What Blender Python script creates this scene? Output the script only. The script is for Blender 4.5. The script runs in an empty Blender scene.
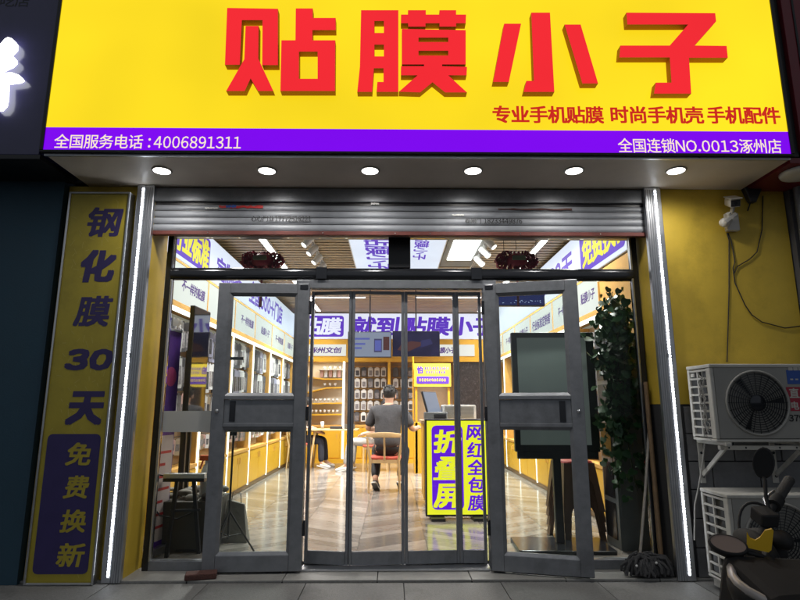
import bpy, bmesh, math, random
from mathutils import Vector, Matrix
from mathutils.geometry import tessellate_polygon
R = math.radians
random.seed(7)
sc = bpy.context.scene
col = sc.collection

# ------------------------------------------------------------------ camera
F, CY, CZ = 554.0, -4.33, 1.25
PITCH, YAW = R(10.8), R(0.72)
cam = bpy.data.cameras.new('camera')
cam.sensor_width = 36; cam.lens = F / 800 * 36; cam.clip_start = 0.05; cam.clip_end = 400
co = bpy.data.objects.new('camera', cam); col.objects.link(co)
co.location = (0, CY, CZ); co.rotation_euler = (R(90) + PITCH, 0, -YAW)
sc.camera = co

# ------------------------------------------------------------------ night sky
w = bpy.data.worlds.new('World'); sc.world = w; w.use_nodes = True
nt = w.node_tree; bg = nt.nodes['Background']
sky = nt.nodes.new('ShaderNodeTexSky'); sky.sky_type = 'NISHITA'; sky.sun_disc = False
sky.sun_elevation = R(-6.5); sky.sun_rotation = R(190)
nt.links.new(sky.outputs[0], bg.inputs[0]); bg.inputs[1].default_value = 0.15
sun = bpy.data.lights.new('street_fill', 'SUN'); sun.energy = 0.62; sun.angle = R(120); sun.color = (.84, .91, 1)  # broad soft sun lamp added as fill, standing in for street light behind the camera
so = bpy.data.objects.new('street_fill', sun); col.objects.link(so); so.rotation_euler = (R(66), 0, R(-10))
sc.view_settings.view_transform = 'Standard'; sc.view_settings.look = 'None'
sc.view_settings.exposure = 0.0; sc.view_settings.gamma = 1
sc.cycles.use_denoising = True
sc.cycles.max_bounces = 8; sc.cycles.transparent_max_bounces = 24
sc.cycles.sample_clamp_indirect = 4.0; sc.cycles.caustics_reflective = False; sc.cycles.caustics_refractive = False

# ------------------------------------------------------------------ pixel -> place
def ray(px, py):
    x = (px - 400) / F; u = -(py - 300) / F
    fy = math.cos(PITCH) - u * math.sin(PITCH); z = math.sin(PITCH) + u * math.cos(PITCH)
    return Vector((x * math.cos(YAW) + fy * math.sin(YAW), -x * math.sin(YAW) + fy * math.cos(YAW), z))
CAM = Vector((0, CY, CZ))
def atY(px, py, y): v = ray(px, py); return CAM + v * ((y - CY) / v.y)
def atZ(px, py, z): v = ray(px, py); return CAM + v * ((z - CZ) / v.z)
def atX(px, py, x): v = ray(px, py); return CAM + v * (x / v.x)

# ------------------------------------------------------------------ materials
MATS = {}
def M(name, c=(.5, .5, .5), rough=.5, metal=0, var=0., vs=6, bump=0., bs=80, es=0., ec=None, coat=0, rnd=0., dirt=0.):
    if name in MATS: return MATS[name]
    m = bpy.data.materials.new(name); m.use_nodes = True; t = m.node_tree; b = t.nodes['Principled BSDF']
    b.inputs['Base Color'].default_value = (*c, 1); b.inputs['Roughness'].default_value = rough
    b.inputs['Metallic'].default_value = metal; b.inputs['Coat Weight'].default_value = coat
    tc = t.nodes.new('ShaderNodeTexCoord')
    out = None
    if var or rnd or dirt:
        h = t.nodes.new('ShaderNodeHueSaturation'); h.inputs['Color'].default_value = (*c, 1)
        val = None
        if var:
            n = t.nodes.new('ShaderNodeTexNoise'); n.inputs['Scale'].default_value = vs; n.inputs['Detail'].default_value = 6
            n.inputs['Roughness'].default_value = .65
            t.links.new(tc.outputs['Object'], n.inputs['Vector'])
            mr = t.nodes.new('ShaderNodeMapRange'); mr.inputs['From Min'].default_value = .25; mr.inputs['From Max'].default_value = .75
            mr.inputs['To Min'].default_value = 1 - var; mr.inputs['To Max'].default_value = 1 + var
            t.links.new(n.outputs['Fac'], mr.inputs['Value']); val = mr.outputs[0]
            rr = t.nodes.new('ShaderNodeMapRange'); rr.inputs['To Min'].default_value = max(.02, rough - .12); rr.inputs['To Max'].default_value = min(1, rough + .12)
            t.links.new(n.outputs['Fac'], rr.inputs['Value']); t.links.new(rr.outputs[0], b.inputs['Roughness'])
        if rnd:
            oi = t.nodes.new('ShaderNodeObjectInfo'); mr = t.nodes.new('ShaderNodeMapRange')
            mr.inputs['To Min'].default_value = 1 - rnd; mr.inputs['To Max'].default_value = 1 + rnd
            t.links.new(oi.outputs['Random'], mr.inputs['Value'])
            if val is None: val = mr.outputs[0]
            else:
                mu = t.nodes.new('ShaderNodeMath'); mu.operation = 'MULTIPLY'
                t.links.new(val, mu.inputs[0]); t.links.new(mr.outputs[0], mu.inputs[1]); val = mu.outputs[0]
        if dirt:
            n = t.nodes.new('ShaderNodeTexNoise'); n.inputs['Scale'].default_value = 2.3; n.inputs['Detail'].default_value = 9; n.inputs['Roughness'].default_value = .7
            t.links.new(tc.outputs['Object'], n.inputs['Vector'])
            mr = t.nodes.new('ShaderNodeMapRange'); mr.inputs['From Min'].default_value = .52; mr.inputs['From Max'].default_value = .68
            mr.inputs['To Min'].default_value = 1; mr.inputs['To Max'].default_value = 1 - dirt
            t.links.new(n.outputs['Fac'], mr.inputs['Value'])
            if val is None: val = mr.outputs[0]
            else:
                mu = t.nodes.new('ShaderNodeMath'); mu.operation = 'MULTIPLY'
                t.links.new(val, mu.inputs[0]); t.links.new(mr.outputs[0], mu.inputs[1]); val = mu.outputs[0]
        t.links.new(val, h.inputs['Value']); t.links.new(h.outputs[0], b.inputs['Base Color']); out = h
    if bump:
        n = t.nodes.new('ShaderNodeTexNoise'); n.inputs['Scale'].default_value = bs; n.inputs['Detail'].default_value = 5
        t.links.new(tc.outputs['Object'], n.inputs['Vector'])
        bp = t.nodes.new('ShaderNodeBump'); bp.inputs['Strength'].default_value = bump; bp.inputs['Distance'].default_value = .01
        t.links.new(n.outputs['Fac'], bp.inputs['Height']); t.links.new(bp.outputs[0], b.inputs['Normal'])
    if es:
        b.inputs['Emission Color'].default_value = (*(ec or c), 1); b.inputs['Emission Strength'].default_value = es
    MATS[name] = m; return m

def E(name, c, s=1., var=0., vs=1.2, rough=.35, base=None):      # a lit face: acrylic with light behind it
    if name in MATS: return MATS[name]
    m = bpy.data.materials.new(name); m.use_nodes = True; t = m.node_tree; b = t.nodes['Principled BSDF']
    b.inputs['Base Color'].default_value = (*(base or [x * .08 for x in c]), 1); b.inputs['Specular IOR Level'].default_value = .2; b.inputs['Roughness'].default_value = rough
    b.inputs['Emission Color'].default_value = (*c, 1); b.inputs['Emission Strength'].default_value = s
    if var:
        tc = t.nodes.new('ShaderNodeTexCoord'); n = t.nodes.new('ShaderNodeTexNoise'); n.inputs['Scale'].default_value = vs; n.inputs['Detail'].default_value = 2
        t.links.new(tc.outputs['Object'], n.inputs['Vector'])
        mr = t.nodes.new('ShaderNodeMapRange'); mr.inputs['From Min'].default_value = .3; mr.inputs['From Max'].default_value = .7
        mr.inputs['To Min'].default_value = s * (1 - var); mr.inputs['To Max'].default_value = s * (1 + var)
        t.links.new(n.outputs['Fac'], mr.inputs['Value']); t.links.new(mr.outputs[0], b.inputs['Emission Strength'])
    MATS[name] = m; return m

def glass(name, tint=(.93, .96, .95), ior=1.5, haze=0.):
    m = bpy.data.materials.new(name); m.use_nodes = True; t = m.node_tree
    t.nodes.remove(t.nodes['Principled BSDF']); out = t.nodes['Material Output']
    tr = t.nodes.new('ShaderNodeBsdfTransparent'); tr.inputs[0].default_value = (*tint, 1)
    gl = t.nodes.new('ShaderNodeBsdfGlossy'); gl.inputs['Roughness'].default_value = .015
    fr = t.nodes.new('ShaderNodeFresnel'); fr.inputs['IOR'].default_value = ior
    mx = t.nodes.new('ShaderNodeMixShader')
    t.links.new(fr.outputs[0], mx.inputs[0]); t.links.new(tr.outputs[0], mx.inputs[1]); t.links.new(gl.outputs[0], mx.inputs[2])
    last = mx
    if haze:
        df = t.nodes.new('ShaderNodeBsdfDiffuse'); df.inputs[0].default_value = (.7, .7, .7, 1)
        n = t.nodes.new('ShaderNodeTexNoise'); n.inputs['Scale'].default_value = 3; n.inputs['Detail'].default_value = 8
        tc = t.nodes.new('ShaderNodeTexCoord'); t.links.new(tc.outputs['Object'], n.inputs['Vector'])
        mr = t.nodes.new('ShaderNodeMapRange'); mr.inputs['From Min'].default_value = .35; mr.inputs['From Max'].default_value = .8
        mr.inputs['To Min'].default_value = haze * .3; mr.inputs['To Max'].default_value = haze * 2
        t.links.new(n.outputs['Fac'], mr.inputs['Value'])
        m2 = t.nodes.new('ShaderNodeMixShader'); t.links.new(mr.outputs[0], m2.inputs[0])
        t.links.new(mx.outputs[0], m2.inputs[1]); t.links.new(df.outputs[0], m2.inputs[2]); last = m2
    t.links.new(last.outputs[0], out.inputs[0]); MATS[name] = m; return m

# ------------------------------------------------------------------ mesh builder
class MB:
    def __init__(s, org=(0, 0, 0)): s.v = []; s.f = []; s.sm = []; s.o = Vector(org)
    def add(s, vs, fs, smooth=False):
        n = len(s.v); s.v += [tuple(Vector(p) - s.o) for p in vs]
        s.f += [tuple(i + n for i in f) for f in fs]; s.sm += [smooth] * len(fs); return s
    def box(s, x0, x1, y0, y1, z0, z1, ch=0.):
        if x0 > x1: x0, x1 = x1, x0
        if y0 > y1: y0, y1 = y1, y0
        if z0 > z1: z0, z1 = z1, z0
        vs = [(x, y, z) for z in (z0, z1) for x, y in ((x0, y0), (x1, y0), (x1, y1), (x0, y1))]
        return s.add(vs, [(3, 2, 1, 0), (4, 5, 6, 7), (0, 1, 5, 4), (1, 2, 6, 5), (2, 3, 7, 6), (3, 0, 4, 7)])
    def hexa(s, a):      # 8 points: bottom loop, top loop
        return s.add(a, [(3, 2, 1, 0), (4, 5, 6, 7), (0, 1, 5, 4), (1, 2, 6, 5), (2, 3, 7, 6), (3, 0, 4, 7)])
    def rbox(s, x0, x1, y0, y1, z0, z1, r=.01, axis='z', n=3):   # box rounded round one axis
        def rr(a0, a1, b0, b1):
            p = []
            for cx, cy, st in ((a1 - r, b1 - r, 0), (a0 + r, b1 - r, 90), (a0 + r, b0 + r, 180), (a1 - r, b0 + r, 270)):
                for k in range(n + 1):
                    a = R(st + 90 * k / n); p.append((cx + r * math.cos(a), cy + r * math.sin(a)))
            return p
        if axis == 'z': L = [[(a, b, z) for a, b in rr(x0, x1, y0, y1)] for z in (z0, z1)]
        elif axis == 'y': L = [[(a, y, b) for a, b in rr(x0, x1, z0, z1)] for y in (y1, y0)]
        else: L = [[(x, a, b) for a, b in rr(y0, y1, z0, z1)] for x in (x0, x1)]
        m = len(L[0])
        return s.add(L[0] + L[1], [tuple(range(m))[::-1], tuple(range(m, 2 * m))] + [(i, (i + 1) % m, m + (i + 1) % m, m + i) for i in range(m)])
    def bar(s, a, b, wx, wy=None, up=(0, 0, 1)):   # rectangular bar from a to b
        wy = wy or wx; a = Vector(a); b = Vector(b); d = (b - a).normalized(); u = Vector(up)
        if abs(d.dot(u)) > .95: u = Vector((0, 1, 0))
        x = d.cross(u).normalized(); y = x.cross(d).normalized()
        p = [c + x * i * wx / 2 + y * j * wy / 2 for c in (a, b) for i, j in ((-1, -1), (1, -1), (1, 1), (-1, 1))]
        return s.hexa(p)
    def tube(s, pts, r, n=8, caps=True):
        pts = [Vector(p) for p in pts]; k = len(pts); rs = r if isinstance(r, (list, tuple)) else [r] * k
        rings = []; x = None
        for i, p in enumerate(pts):
            d = (pts[min(i + 1, k - 1)] - pts[max(i - 1, 0)]).normalized()
            if x is None:
                u = Vector((0, 0, 1)) if abs(d.z) < .9 else Vector((0, 1, 0)); x = d.cross(u).normalized()
            else: x = (x - d * x.dot(d)).normalized()
            y = d.cross(x)
            rings.append([p + (x * math.cos(2 * math.pi * j / n) + y * math.sin(2 * math.pi * j / n)) * rs[i] for j in range(n)])
        vs = [q for g in rings for q in g]
        fs = [(i * n + j, i * n + (j + 1) % n, (i + 1) * n + (j + 1) % n, (i + 1) * n + j) for i in range(k - 1) for j in range(n)]
        s.add(vs, fs, True)
        if caps:
            s.add(rings[0], [tuple(range(n))[::-1]]); s.add(rings[-1], [tuple(range(n))])
        return s
    def lathe(s, prof, c=(0, 0, 0), n=20, axis='z'):
        vs = []
        for r, h in prof:
            for j in range(n):
                a = 2 * math.pi * j / n; p = (r * math.cos(a), r * math.sin(a), h)
                if axis == 'y': p = (p[0], p[2], p[1])
                if axis == 'x': p = (p[2], p[0], p[1])
                vs.append(Vector(p) + Vector(c))
        k = len(prof)
        fs = [(i * n + j, i * n + (j + 1) % n, (i + 1) * n + (j + 1) % n, (i + 1) * n + j) for i in range(k - 1) for j in range(n)]
        if axis == 'y': fs = [f[::-1] for f in fs]
        return s.add(vs, fs, True)
    def ell(s, c, r, n=14, m=9, rot=None):
        vs = []; c = Vector(c)
        for i in range(m + 1):
            t = math.pi * i / m
            for j in range(n):
                a = 2 * math.pi * j / n; q = Vector((r[0] * math.sin(t) * math.cos(a), r[1] * math.sin(t) * math.sin(a), r[2] * math.cos(t)))
                if rot: q = rot @ q
                vs.append(c + q)
        fs = [(i * n + j, (i + 1) * n + j, (i + 1) * n + (j + 1) % n, i * n + (j + 1) % n) for i in range(m) for j in range(n)]
        return s.add(vs, fs, True)
    def prism(s, loops, o, u, v, d, front=True, side=True, back=False):   # loops of 2-D points (holes after the outline), plane o,u,v; d = depth along -n
        o = Vector(o); u = Vector(u); v = Vector(v); n = u.cross(v).normalized()
        L3 = [[Vector((a, b, 0)) for a, b in L] for L in loops]
        flat = [p for L in L3 for p in L]
        fr = [o + u * p.x + v * p.y for p in flat]; bk = [p - n * d for p in fr]
        tris = tessellate_polygon(L3)
        T = []
        for a, b, c in tris:
            A, B, C = flat[a], flat[b], flat[c]
            if (B.x - A.x) * (C.y - A.y) - (B.y - A.y) * (C.x - A.x) < 0: b, c = c, b
            T.append((a, b, c))
        if front: s.add(fr, T)
        if back: s.add(bk, [t[::-1] for t in T])
        if side:
            q = 0
            for li, L in enumerate(L3):
                k = len(L); ar = sum(L[i].x * L[(i + 1) % k].y - L[(i + 1) % k].x * L[i].y for i in range(k))
                fl = (ar > 0) != (li > 0)
                vs = fr[q:q + k] + bk[q:q + k]
                fs = [(i, k + i, k + (i + 1) % k, (i + 1) % k) for i in range(k)]
                s.add(vs, fs if fl else [f[::-1] for f in fs]); q += k
        return s
    def build(s, name, mat, parent=None, kind=None, bevel=0.):
        me = bpy.data.meshes.new(name); me.from_pydata(s.v, [], s.f); me.update()
        me.polygons.foreach_set('use_smooth', s.sm); me.materials.append(MATS[mat] if isinstance(mat, str) else mat)
        o = bpy.data.objects.new(name, me); col.objects.link(o)
        if parent: o.parent = parent
        if kind: o['kind'] = kind
        if bevel:
            b = o.modifiers.new('bevel', 'BEVEL'); b.width = bevel; b.segments = 2; b.limit_method = 'ANGLE'; b.angle_limit = R(50)
        return o

def tag(o, label, cat, group=None):
    o['label'] = label; o['category'] = cat
    if group: o['group'] = group
    return o
def T(name, label, cat, loc=(0, 0, 0), rz=0., group=None):
    o = bpy.data.objects.new(name, None); o.empty_display_size = .05; col.objects.link(o)
    o.location = loc; o.rotation_euler = (0, 0, rz); return tag(o, label, cat, group)
def link_copy(o, parent=None):
    c = o.copy(); col.objects.link(c); c.parent = parent
    for ch in o.children: link_copy(ch, c)
    return c

TXT = {}
def glyph1(ch):
    if ch in TXT: return TXT[ch]
    c = bpy.data.curves.new('t', 'FONT'); c.body = ch; c.resolution_u = 2; c.size = 1
    o = bpy.data.objects.new('t', c); col.objects.link(o)
    bpy.context.view_layer.update()
    me = bpy.data.meshes.new_from_object(o.evaluated_get(bpy.context.evaluated_depsgraph_get()))
    vs = [tuple(v.co) for v in me.vertices]; F2 = []
    for p in me.polygons:          # all faces to look the same way
        f = tuple(p.vertices); a = sum(vs[f[i]][0] * vs[f[(i + 1) % len(f)]][1] - vs[f[(i + 1) % len(f)]][0] * vs[f[i]][1] for i in range(len(f)))
        F2.append(f if a > 0 else f[::-1])
    bpy.data.objects.remove(o); bpy.data.curves.remove(c); bpy.data.meshes.remove(me)
    TXT[ch] = (vs, F2); return TXT[ch]
def glyphs(body):
    """full-width glyph shapes set side by side: square characters on a fixed pitch, figures and letters set tight"""
    ref, _ = glyph1('国'); rx0 = min(p[0] for p in ref); rx1 = max(p[0] for p in ref); pitch = (rx1 - rx0) * 1.17
    V, Fs, x = [], [], 0.
    for ch in body:
        if ch == ' ': x += pitch * .4; continue
        wide = ord(ch) > 0x2000
        vs, fs = glyph1(ch if wide else chr(ord(ch) + 0xFEE0))
        n = len(V)
        if wide: off = x; x += pitch
        else:
            g0 = min(p[0] for p in vs); g1 = max(p[0] for p in vs); off = x + .05 - g0; x += g1 - g0 + .10
        V += [(p[0] + off, p[1], 0) for p in vs]; Fs += [tuple(i + n for i in f) for f in fs]
    return V, Fs
def text(mb, body, cen, u, v, w=None, h=None, bold=0., shear=0., lift=.0012, step=.00004):
    """flat lettering: bbox of the glyphs fitted to w x h metres round cen on the plane u,v"""
    vs, fs = glyphs(body)
    x0 = min(p[0] for p in vs); x1 = max(p[0] for p in vs); y0 = min(p[1] for p in vs); y1 = max(p[1] for p in vs)
    bw, bh = x1 - x0, y1 - y0
    if w is None: sx = sy = h / bh
    elif h is None: sx = sy = w / bw
    else: sx, sy = w / bw, h / bh
    u = Vector(u); v = Vector(v); n = u.cross(v); cen = Vector(cen)
    sh = [(0, 0)]
    if bold:
        sh = [(i * bold, j * bold * .8) for i in (-1, 0, 1) for j in (-1, 0, 1)]
    for i, (a, b) in enumerate(sh):
        P = []
        for p in vs:
            q = (p[1] - (y0 + y1) / 2); X = (p[0] - (x0 + x1) / 2 + shear * q) * sx + a * h if h else (p[0] - (x0 + x1) / 2 + shear * q) * sx + a * w
            Yy = q * sy + b * (h or w)
            P.append(cen + u * X + v * Yy + n * (lift + i * step))
        mb.add(P, fs)
    return mb
UX, UY, UZ = Vector((1, 0, 0)), Vector((0, 1, 0)), Vector((0, 0, 1))

# ------------------------------------------------------------------ palette
M('concrete_base', (.12, .12, .12), .9, var=.2)
M('paving', (.165, .163, .158), .62, var=.30, vs=55, bump=.35, bs=120, rnd=.12, dirt=.38)
M('step_stone', (.28, .275, .26), .5, var=.18, vs=40, bump=.12, bs=140, rnd=.06, dirt=.2)
M('yellow_wall', (.62, .43, .045), .55, var=.12, vs=3, bump=.12, bs=160, dirt=.2)
M('soffit', (.68, .60, .51), .45, var=.08, vs=3)
M('dark_grey_wall', (.10, .10, .11), .6, var=.1)
M('wall_tile', (.17, .17, .175), .55, var=.22, vs=7, bump=.5, bs=26, rnd=.14)
M('grout', (.035, .035, .037), .9)
M('teal_wall', (.022, .065, .10), .6, var=.1, vs=3, bump=.1)
M('navy_panel', (.040, .037, .11), .22, var=.08, coat=.2)
M('maroon_panel', (.16, .012, .02), .4, var=.1)
M('black_metal', (.02, .02, .023), .4, var=.1)
M('sign_black', (.012, .012, .014), .5)
M('brushed_steel', (.55, .56, .58), .32, 1, var=.08, vs=20)
M('aluminium', (.50, .51, .54), .38, 1, var=.1, vs=12)
M('charcoal_frame', (.215, .225, .245), .38, .3, var=.16, vs=14, bump=.05, bs=300, dirt=.28)
M('charcoal_gloss', (.028, .030, .036), .16, .35, var=.15, vs=5)
M('shutter_steel', (.25, .265, .295), .48, .1, var=.14, vs=5, dirt=.22)
M('rust_rail', (.13, .032, .026), .6, .2, var=.3, vs=12, dirt=.3)
M('rubber', (.012, .012, .012), .7)
M('shop_yellow', (.56, .31, .02), .38, var=.06, vs=4)
M('wood_orange', (.55, .30, .07), .45, var=.15, vs=8)
M('light_oak', (.52, .36, .18), .45, var=.14, vs=10)
M('ceiling_slat', (.40, .32, .22), .5, var=.1, vs=5)
M('ceiling_dark', (.05, .045, .045), .8)
M('white_paint', (.74, .74, .74), .5, var=.03)
M('cream', (.70, .66, .56), .6, var=.04)
M('plank', (.205, .185, .165), .15, var=.30, vs=9, rnd=.34, bump=.02, bs=60)
M('floor_base', (.10, .09, .085), .5)
M('shelf_back', (.32, .22, .125), .6, var=.1)
M('purple_print', (.09, .028, .40), .5)
M('purple_dark', (.05, .03, .14), .5)
M('yellow_print', (.78, .60, .045), .5, var=.05)
M('banner_yellow', (.44, .35, .035), .42, var=.16, vs=4, dirt=.18)
M('banner_yellow_pale', (.52, .44, .09), .5, var=.1)
M('banner_navy', (.040, .028, .125), .45, var=.15)
M('red_print', (.45, .03, .03), .5)
M('brick_brown', (.085, .035, .028), .85, var=.3, vs=18, bump=.6, bs=90)
M('mop_yarn', (.045, .045, .048), .95, var=.35, vs=30, bump=.6, bs=140)
M('stick_wood', (.22, .14, .075), .65, var=.25, vs=14)
M('handle_grey', (.34, .31, .27), .5, .2, var=.25, vs=30)
M('ac_white', (.52, .50, .45), .5, var=.1, vs=5, dirt=.3)
M('ac_dark', (.008, .010, .013), .5, var=.15)
M('ac_fin', (.04, .04, .04), .6, .2, var=.3, vs=30)
M('ac_grey', (.30, .29, .265), .55, var=.1)
M('sticker_blue', (.03, .09, .36), .5)
M('sticker_red', (.34, .015, .04), .5)
M('cctv_white', (.60, .58, .54), .4, var=.06)
M('cable', (.02, .018, .018), .6)
M('leaf', (.034, .095, .032), .38, var=.3, vs=9, rnd=.45)
M('leaf_small', (.045, .115, .036), .45, var=.5, vs=14)
M('vine', (.05, .06, .025), .7)
M('panel_grey', (.20, .215, .22), .35, var=.1)
M('screen_grey', (.30, .34, .33), .6, var=.06, vs=2, es=.045, ec=(.9, 1., .95)); M('device_gloss', (.012, .012, .014), .06, coat=1)
M('stool_plastic', (.20, .115, .08), .35, var=.1)
M('stool_red', (.28, .03, .025), .35)
M('shirt', (.060, .060, .066), .9, var=.40, vs=9, bump=1.0, bs=11)
M('trousers_black', (.014, .014, .016), .85, var=.2)
M('trousers_grey', (.34, .33, .31), .9, var=.15, vs=14)
M('jeans_dark', (.022, .025, .04), .9, var=.2)
M('skin', (.55, .33, .23), .5, var=.06)
M('hair', (.010, .009, .009), .55, var=.3, vs=40, bump=.5, bs=180)
M('shoe_dark', (.030, .030, .032), .7); M('shoe_sole', (.62, .62, .60), .6); M('shoe_tread', (.09, .085, .08), .8)
M('seat_red', (.52, .09, .055), .6, var=.08)
M('lantern_red', (.32, .015, .045), .6, var=.35, vs=30)
M('lantern_gold', (.30, .30, .16), .5, var=.2)
M('device_white', (.62, .62, .60), .4); M('device_dark', (.03, .03, .034), .35)
M('box_grey', (.085, .08, .07), .8, var=.15); M('cloth_grey', (.20, .185, .16), .9, var=.25, bump=.5, bs=25)
M('orange_plastic', (.62, .10, .02), .4); M('purple_banner', (.10, .02, .30), .5, var=.1)
M('pink_print', (.55, .05, .25), .5); M('red_white_print', (.60, .50, .47), .6, var=.1)
M('scooter_black', (.010, .010, .011), .8, coat=0, var=.1); M('scooter_plastic', (.018, .018, .019), .75, var=.15)
M('scooter_silver', (.46, .44, .43), .35, .2, coat=.3); M('scooter_grip', (.05, .05, .05), .7, bump=.6, bs=240)
M('mirror_face', (.62, .60, .58), .06, 1); M('mirror_pink', (.42, .33, .29), .25, .3)
M('yellow_card', (.86, .52, .02), .5, var=.05)
M('pack_white', (.55, .55, .55), .35, rnd=.18); M('pack_dark', (.075, .075, .085), .3, rnd=.5); M('pack_pink', (.45, .28, .25), .4, rnd=.15)
M('pack_window', (.16, .15, .16), .2, rnd=.8, var=.6, vs=30)
M('pack_lilac', (.22, .22, .30), .3, rnd=.3); M('pack_tan', (.28, .22, .15), .4, rnd=.3)
M('pack_black_card', (.055, .05, .08), .4, rnd=.3)
M('dark_speckle', (.03, .026, .028), .25, var=.7, vs=26)
E('sign_yellow', (.98, .72, .012), 1.0, var=.12, vs=.7, base=(.3, .22, .01))
E('sign_purple', (.205, .000, .86), 1.0, var=.03)
E('sign_red', (.90, .022, .032), 1.0, var=.03)
M('letter_return', (.52, .20, .02), .6)
E('slogan_red', (.58, .02, .012), 1.0)
E('band_text', (1., .80, .62), 1.0)
E('neon_white', (.95, .97, 1.), 5.0)
E('led_white', (.86, .92, 1.), 14.0)
E('lamp_white', (1., .98, .94), 9.0)
E('lamp_track', (1., .96, .9), 3.0)
E('lightbox_white', (.80, .84, 1.0), 1.05, var=.05, vs=1.5)
E('lightbox_purple', (.115, .035, .56), 1.0)
E('lightbox_yellow', (.90, .80, .03), 1.0)
E('panel_white', (.82, .84, .79), .98, var=.05)
E('panel_text', (.12, .05, .28), .8)
E('shelf_led', (1., .96, .86), 3.2)
E('floor_yellow', (.80, .86, .025), 1.0, base=(.3, .3, .02))
E('floor_purple', (.13, .012, .72), 1.0)
E('screen_pale', (.23, .27, .36), 1.0, var=.1); E('screen_dark', (.020, .018, .055), 1.0, var=.5, vs=3)
E('screen_blue', (.10, .12, .40), 1.0); E('screen_ink', (.06, .06, .14), 1.0); E('screen_tan', (.085, .035, .035), 1.0); E('screen_dim', (.035, .035, .11), 1.0)
E('ledboard_blue', (.012, .018, .10), 1.0); E('ledboard_dot', (.5, .6, .9), 1.0)
glass('door_glass', haze=.004); glass('curtain_glass', (.97, .97, .96), 1.3, haze=.008); glass('side_glass', (.92, .95, .94), 1.2, haze=.0006)
M('frost_film', (.55, .55, .53), .6)
# ================================================================== GROUND
FLOOR = .05           # shop floor level
g = MB().box(-60, 60, -60, -.03, -.10, -.012).build('pavement', 'concrete_base', kind='structure')
sw = .70
xj = atZ(404, 590, 0).x
slab = MB().box(-sw / 2 + .0025, sw / 2 - .0025, -sw / 2 + .0025, sw / 2 - .0025, -.03, 0)
sl0 = None
for j in range(4):
    for i in range(-6, 7):
        x = xj + (i + .5) * sw + (.0 if j % 2 == 0 else .33); y = -.03 - (j + .5) * sw
        if sl0 is None: s_ = sl0 = slab.build('slab', 'paving', g, bevel=.003)
        else: s_ = sl0.copy(); col.objects.link(s_); s_.parent = g
        s_.location = (x, y, random.uniform(-.0015, .0015))
step = MB().box(-2.75, 3.3, -.026, .30, -.10, .004).build('doorstep', 'grout', kind='structure')
tj = atZ(378, 573, 0).x
t0 = None
for i in range(-4, 5):
    tile = MB().box(-.339, .339, -.165, .165, -.02, .016)
    if t0 is None: s_ = t0 = tile.build('tile', 'step_stone', step, bevel=.003)
    else: s_ = t0.copy(); col.objects.link(s_); s_.parent = step
    s_.location = (tj + (i + .5) * .684, .139, random.uniform(-.001, .001))

# ================================================================== SHOP BUILDING
CEIL = 3.30
XL, XR, YB = -2.72, 2.75, 8.35      # inner faces of the shell
bld = T('shop_building', 'yellow shop building with lit recessed glass front and tiled base beside the air conditioners', 'building', (0, .3, 0))
def bp(name, mat, *boxes, parent=None, bevel=0):
    mb = MB((0, .3, 0))
    for b in boxes: mb.box(*b)
    return mb.build(name, mat, parent or bld, bevel=bevel)
bp('side_wall', 'cream', (XL - .15, XL, .02, YB + .2, 0, 4.6))
bp('side_wall', 'cream', (XR, XR + .15, .32, YB + .2, 0, 4.6))
bp('back_wall', 'cream', (XL, XR, YB, YB + .15, 0, 4.6))
bp('roof', 'cream', (XL - .15, XR + .15, .4, YB + .2, 4.6, 4.75))
pl = bp('pilaster', 'yellow_wall', (-2.66, -1.955, .001, .32, 0, 3.02))
pr = bp('front_wall', 'yellow_wall', (2.085, 3.25, .001, .32, 1.262, 3.02))
wb = bp('tiled_base', 'grout', (2.085, 3.25, .004, .32, 0, 1.26))
bp('lintel', 'dark_grey_wall', (-1.955, 2.085, .06, .34, 2.70, 3.02))
bp('wall_above', 'dark_grey_wall', (-2.87, 3.25, .02, .4, 3.06, 4.75))
# tiles of the base, each one a piece
tw, th = .36, .205
t1 = None
for r_ in range(6):
    off = 0 if r_ % 2 == 0 else -.18
    for c_ in range(4):
        x0 = max(2.235, 2.235 + c_ * tw + off); x1 = min(3.25, 2.235 + (c_ + 1) * tw + off)
        if x1 - x0 < .08: continue
        mb = MB((0, .3, 0)).box(x0 + .004, x1 - .004, -.012, .003, r_ * th + .02, (r_ + 1) * th + .012)
        mb.build('tile', 'wall_tile', wb, bevel=.004)
# canopy: soffit with metal lip
ZS = 3.02
sof = bp('soffit', 'soffit', (-2.50, 2.90, -.56, .05, ZS, ZS + .035))
bp('soffit_lip', 'brushed_steel', (-2.515, 2.905, -.578, -.561, ZS - .002, ZS + .03), parent=sof)
# ------------------------------------------------------------------ downlights
for i, px in enumerate((162, 267, 370, 473, 574, 676)):
    p = atZ(px, 170.5, ZS - .004)
    words = ('leftmost', 'second from the left', 'third from the left', 'third from the right', 'second from the right', 'rightmost')[i]
    d_ = T('downlight', 'round white recessed downlight under the canopy, %s' % words, 'light', (p.x, p.y, ZS), group='downlights under the canopy')
    MB().lathe([(.070, 0), (.076, -.004), (.072, -.010), (.062, -.010), (.060, -.003)], n=24).build('rim', 'device_white', d_)
    MB().lathe([(.0, -.0125), (.04, -.0125), (.0615, -.011)], n=24).build('lens', 'lamp_white', d_)
    L = bpy.data.lights.new('downlight_lamp', 'SPOT'); L.energy = 34; L.spot_size = R(172); L.spot_blend = 1.0; L.shadow_soft_size = .05; L.color = (1, .96, .9)
    lo = bpy.data.objects.new('lamp', L); col.objects.link(lo); lo.parent = d_; lo.location = (0, 0, -.02)

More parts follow.
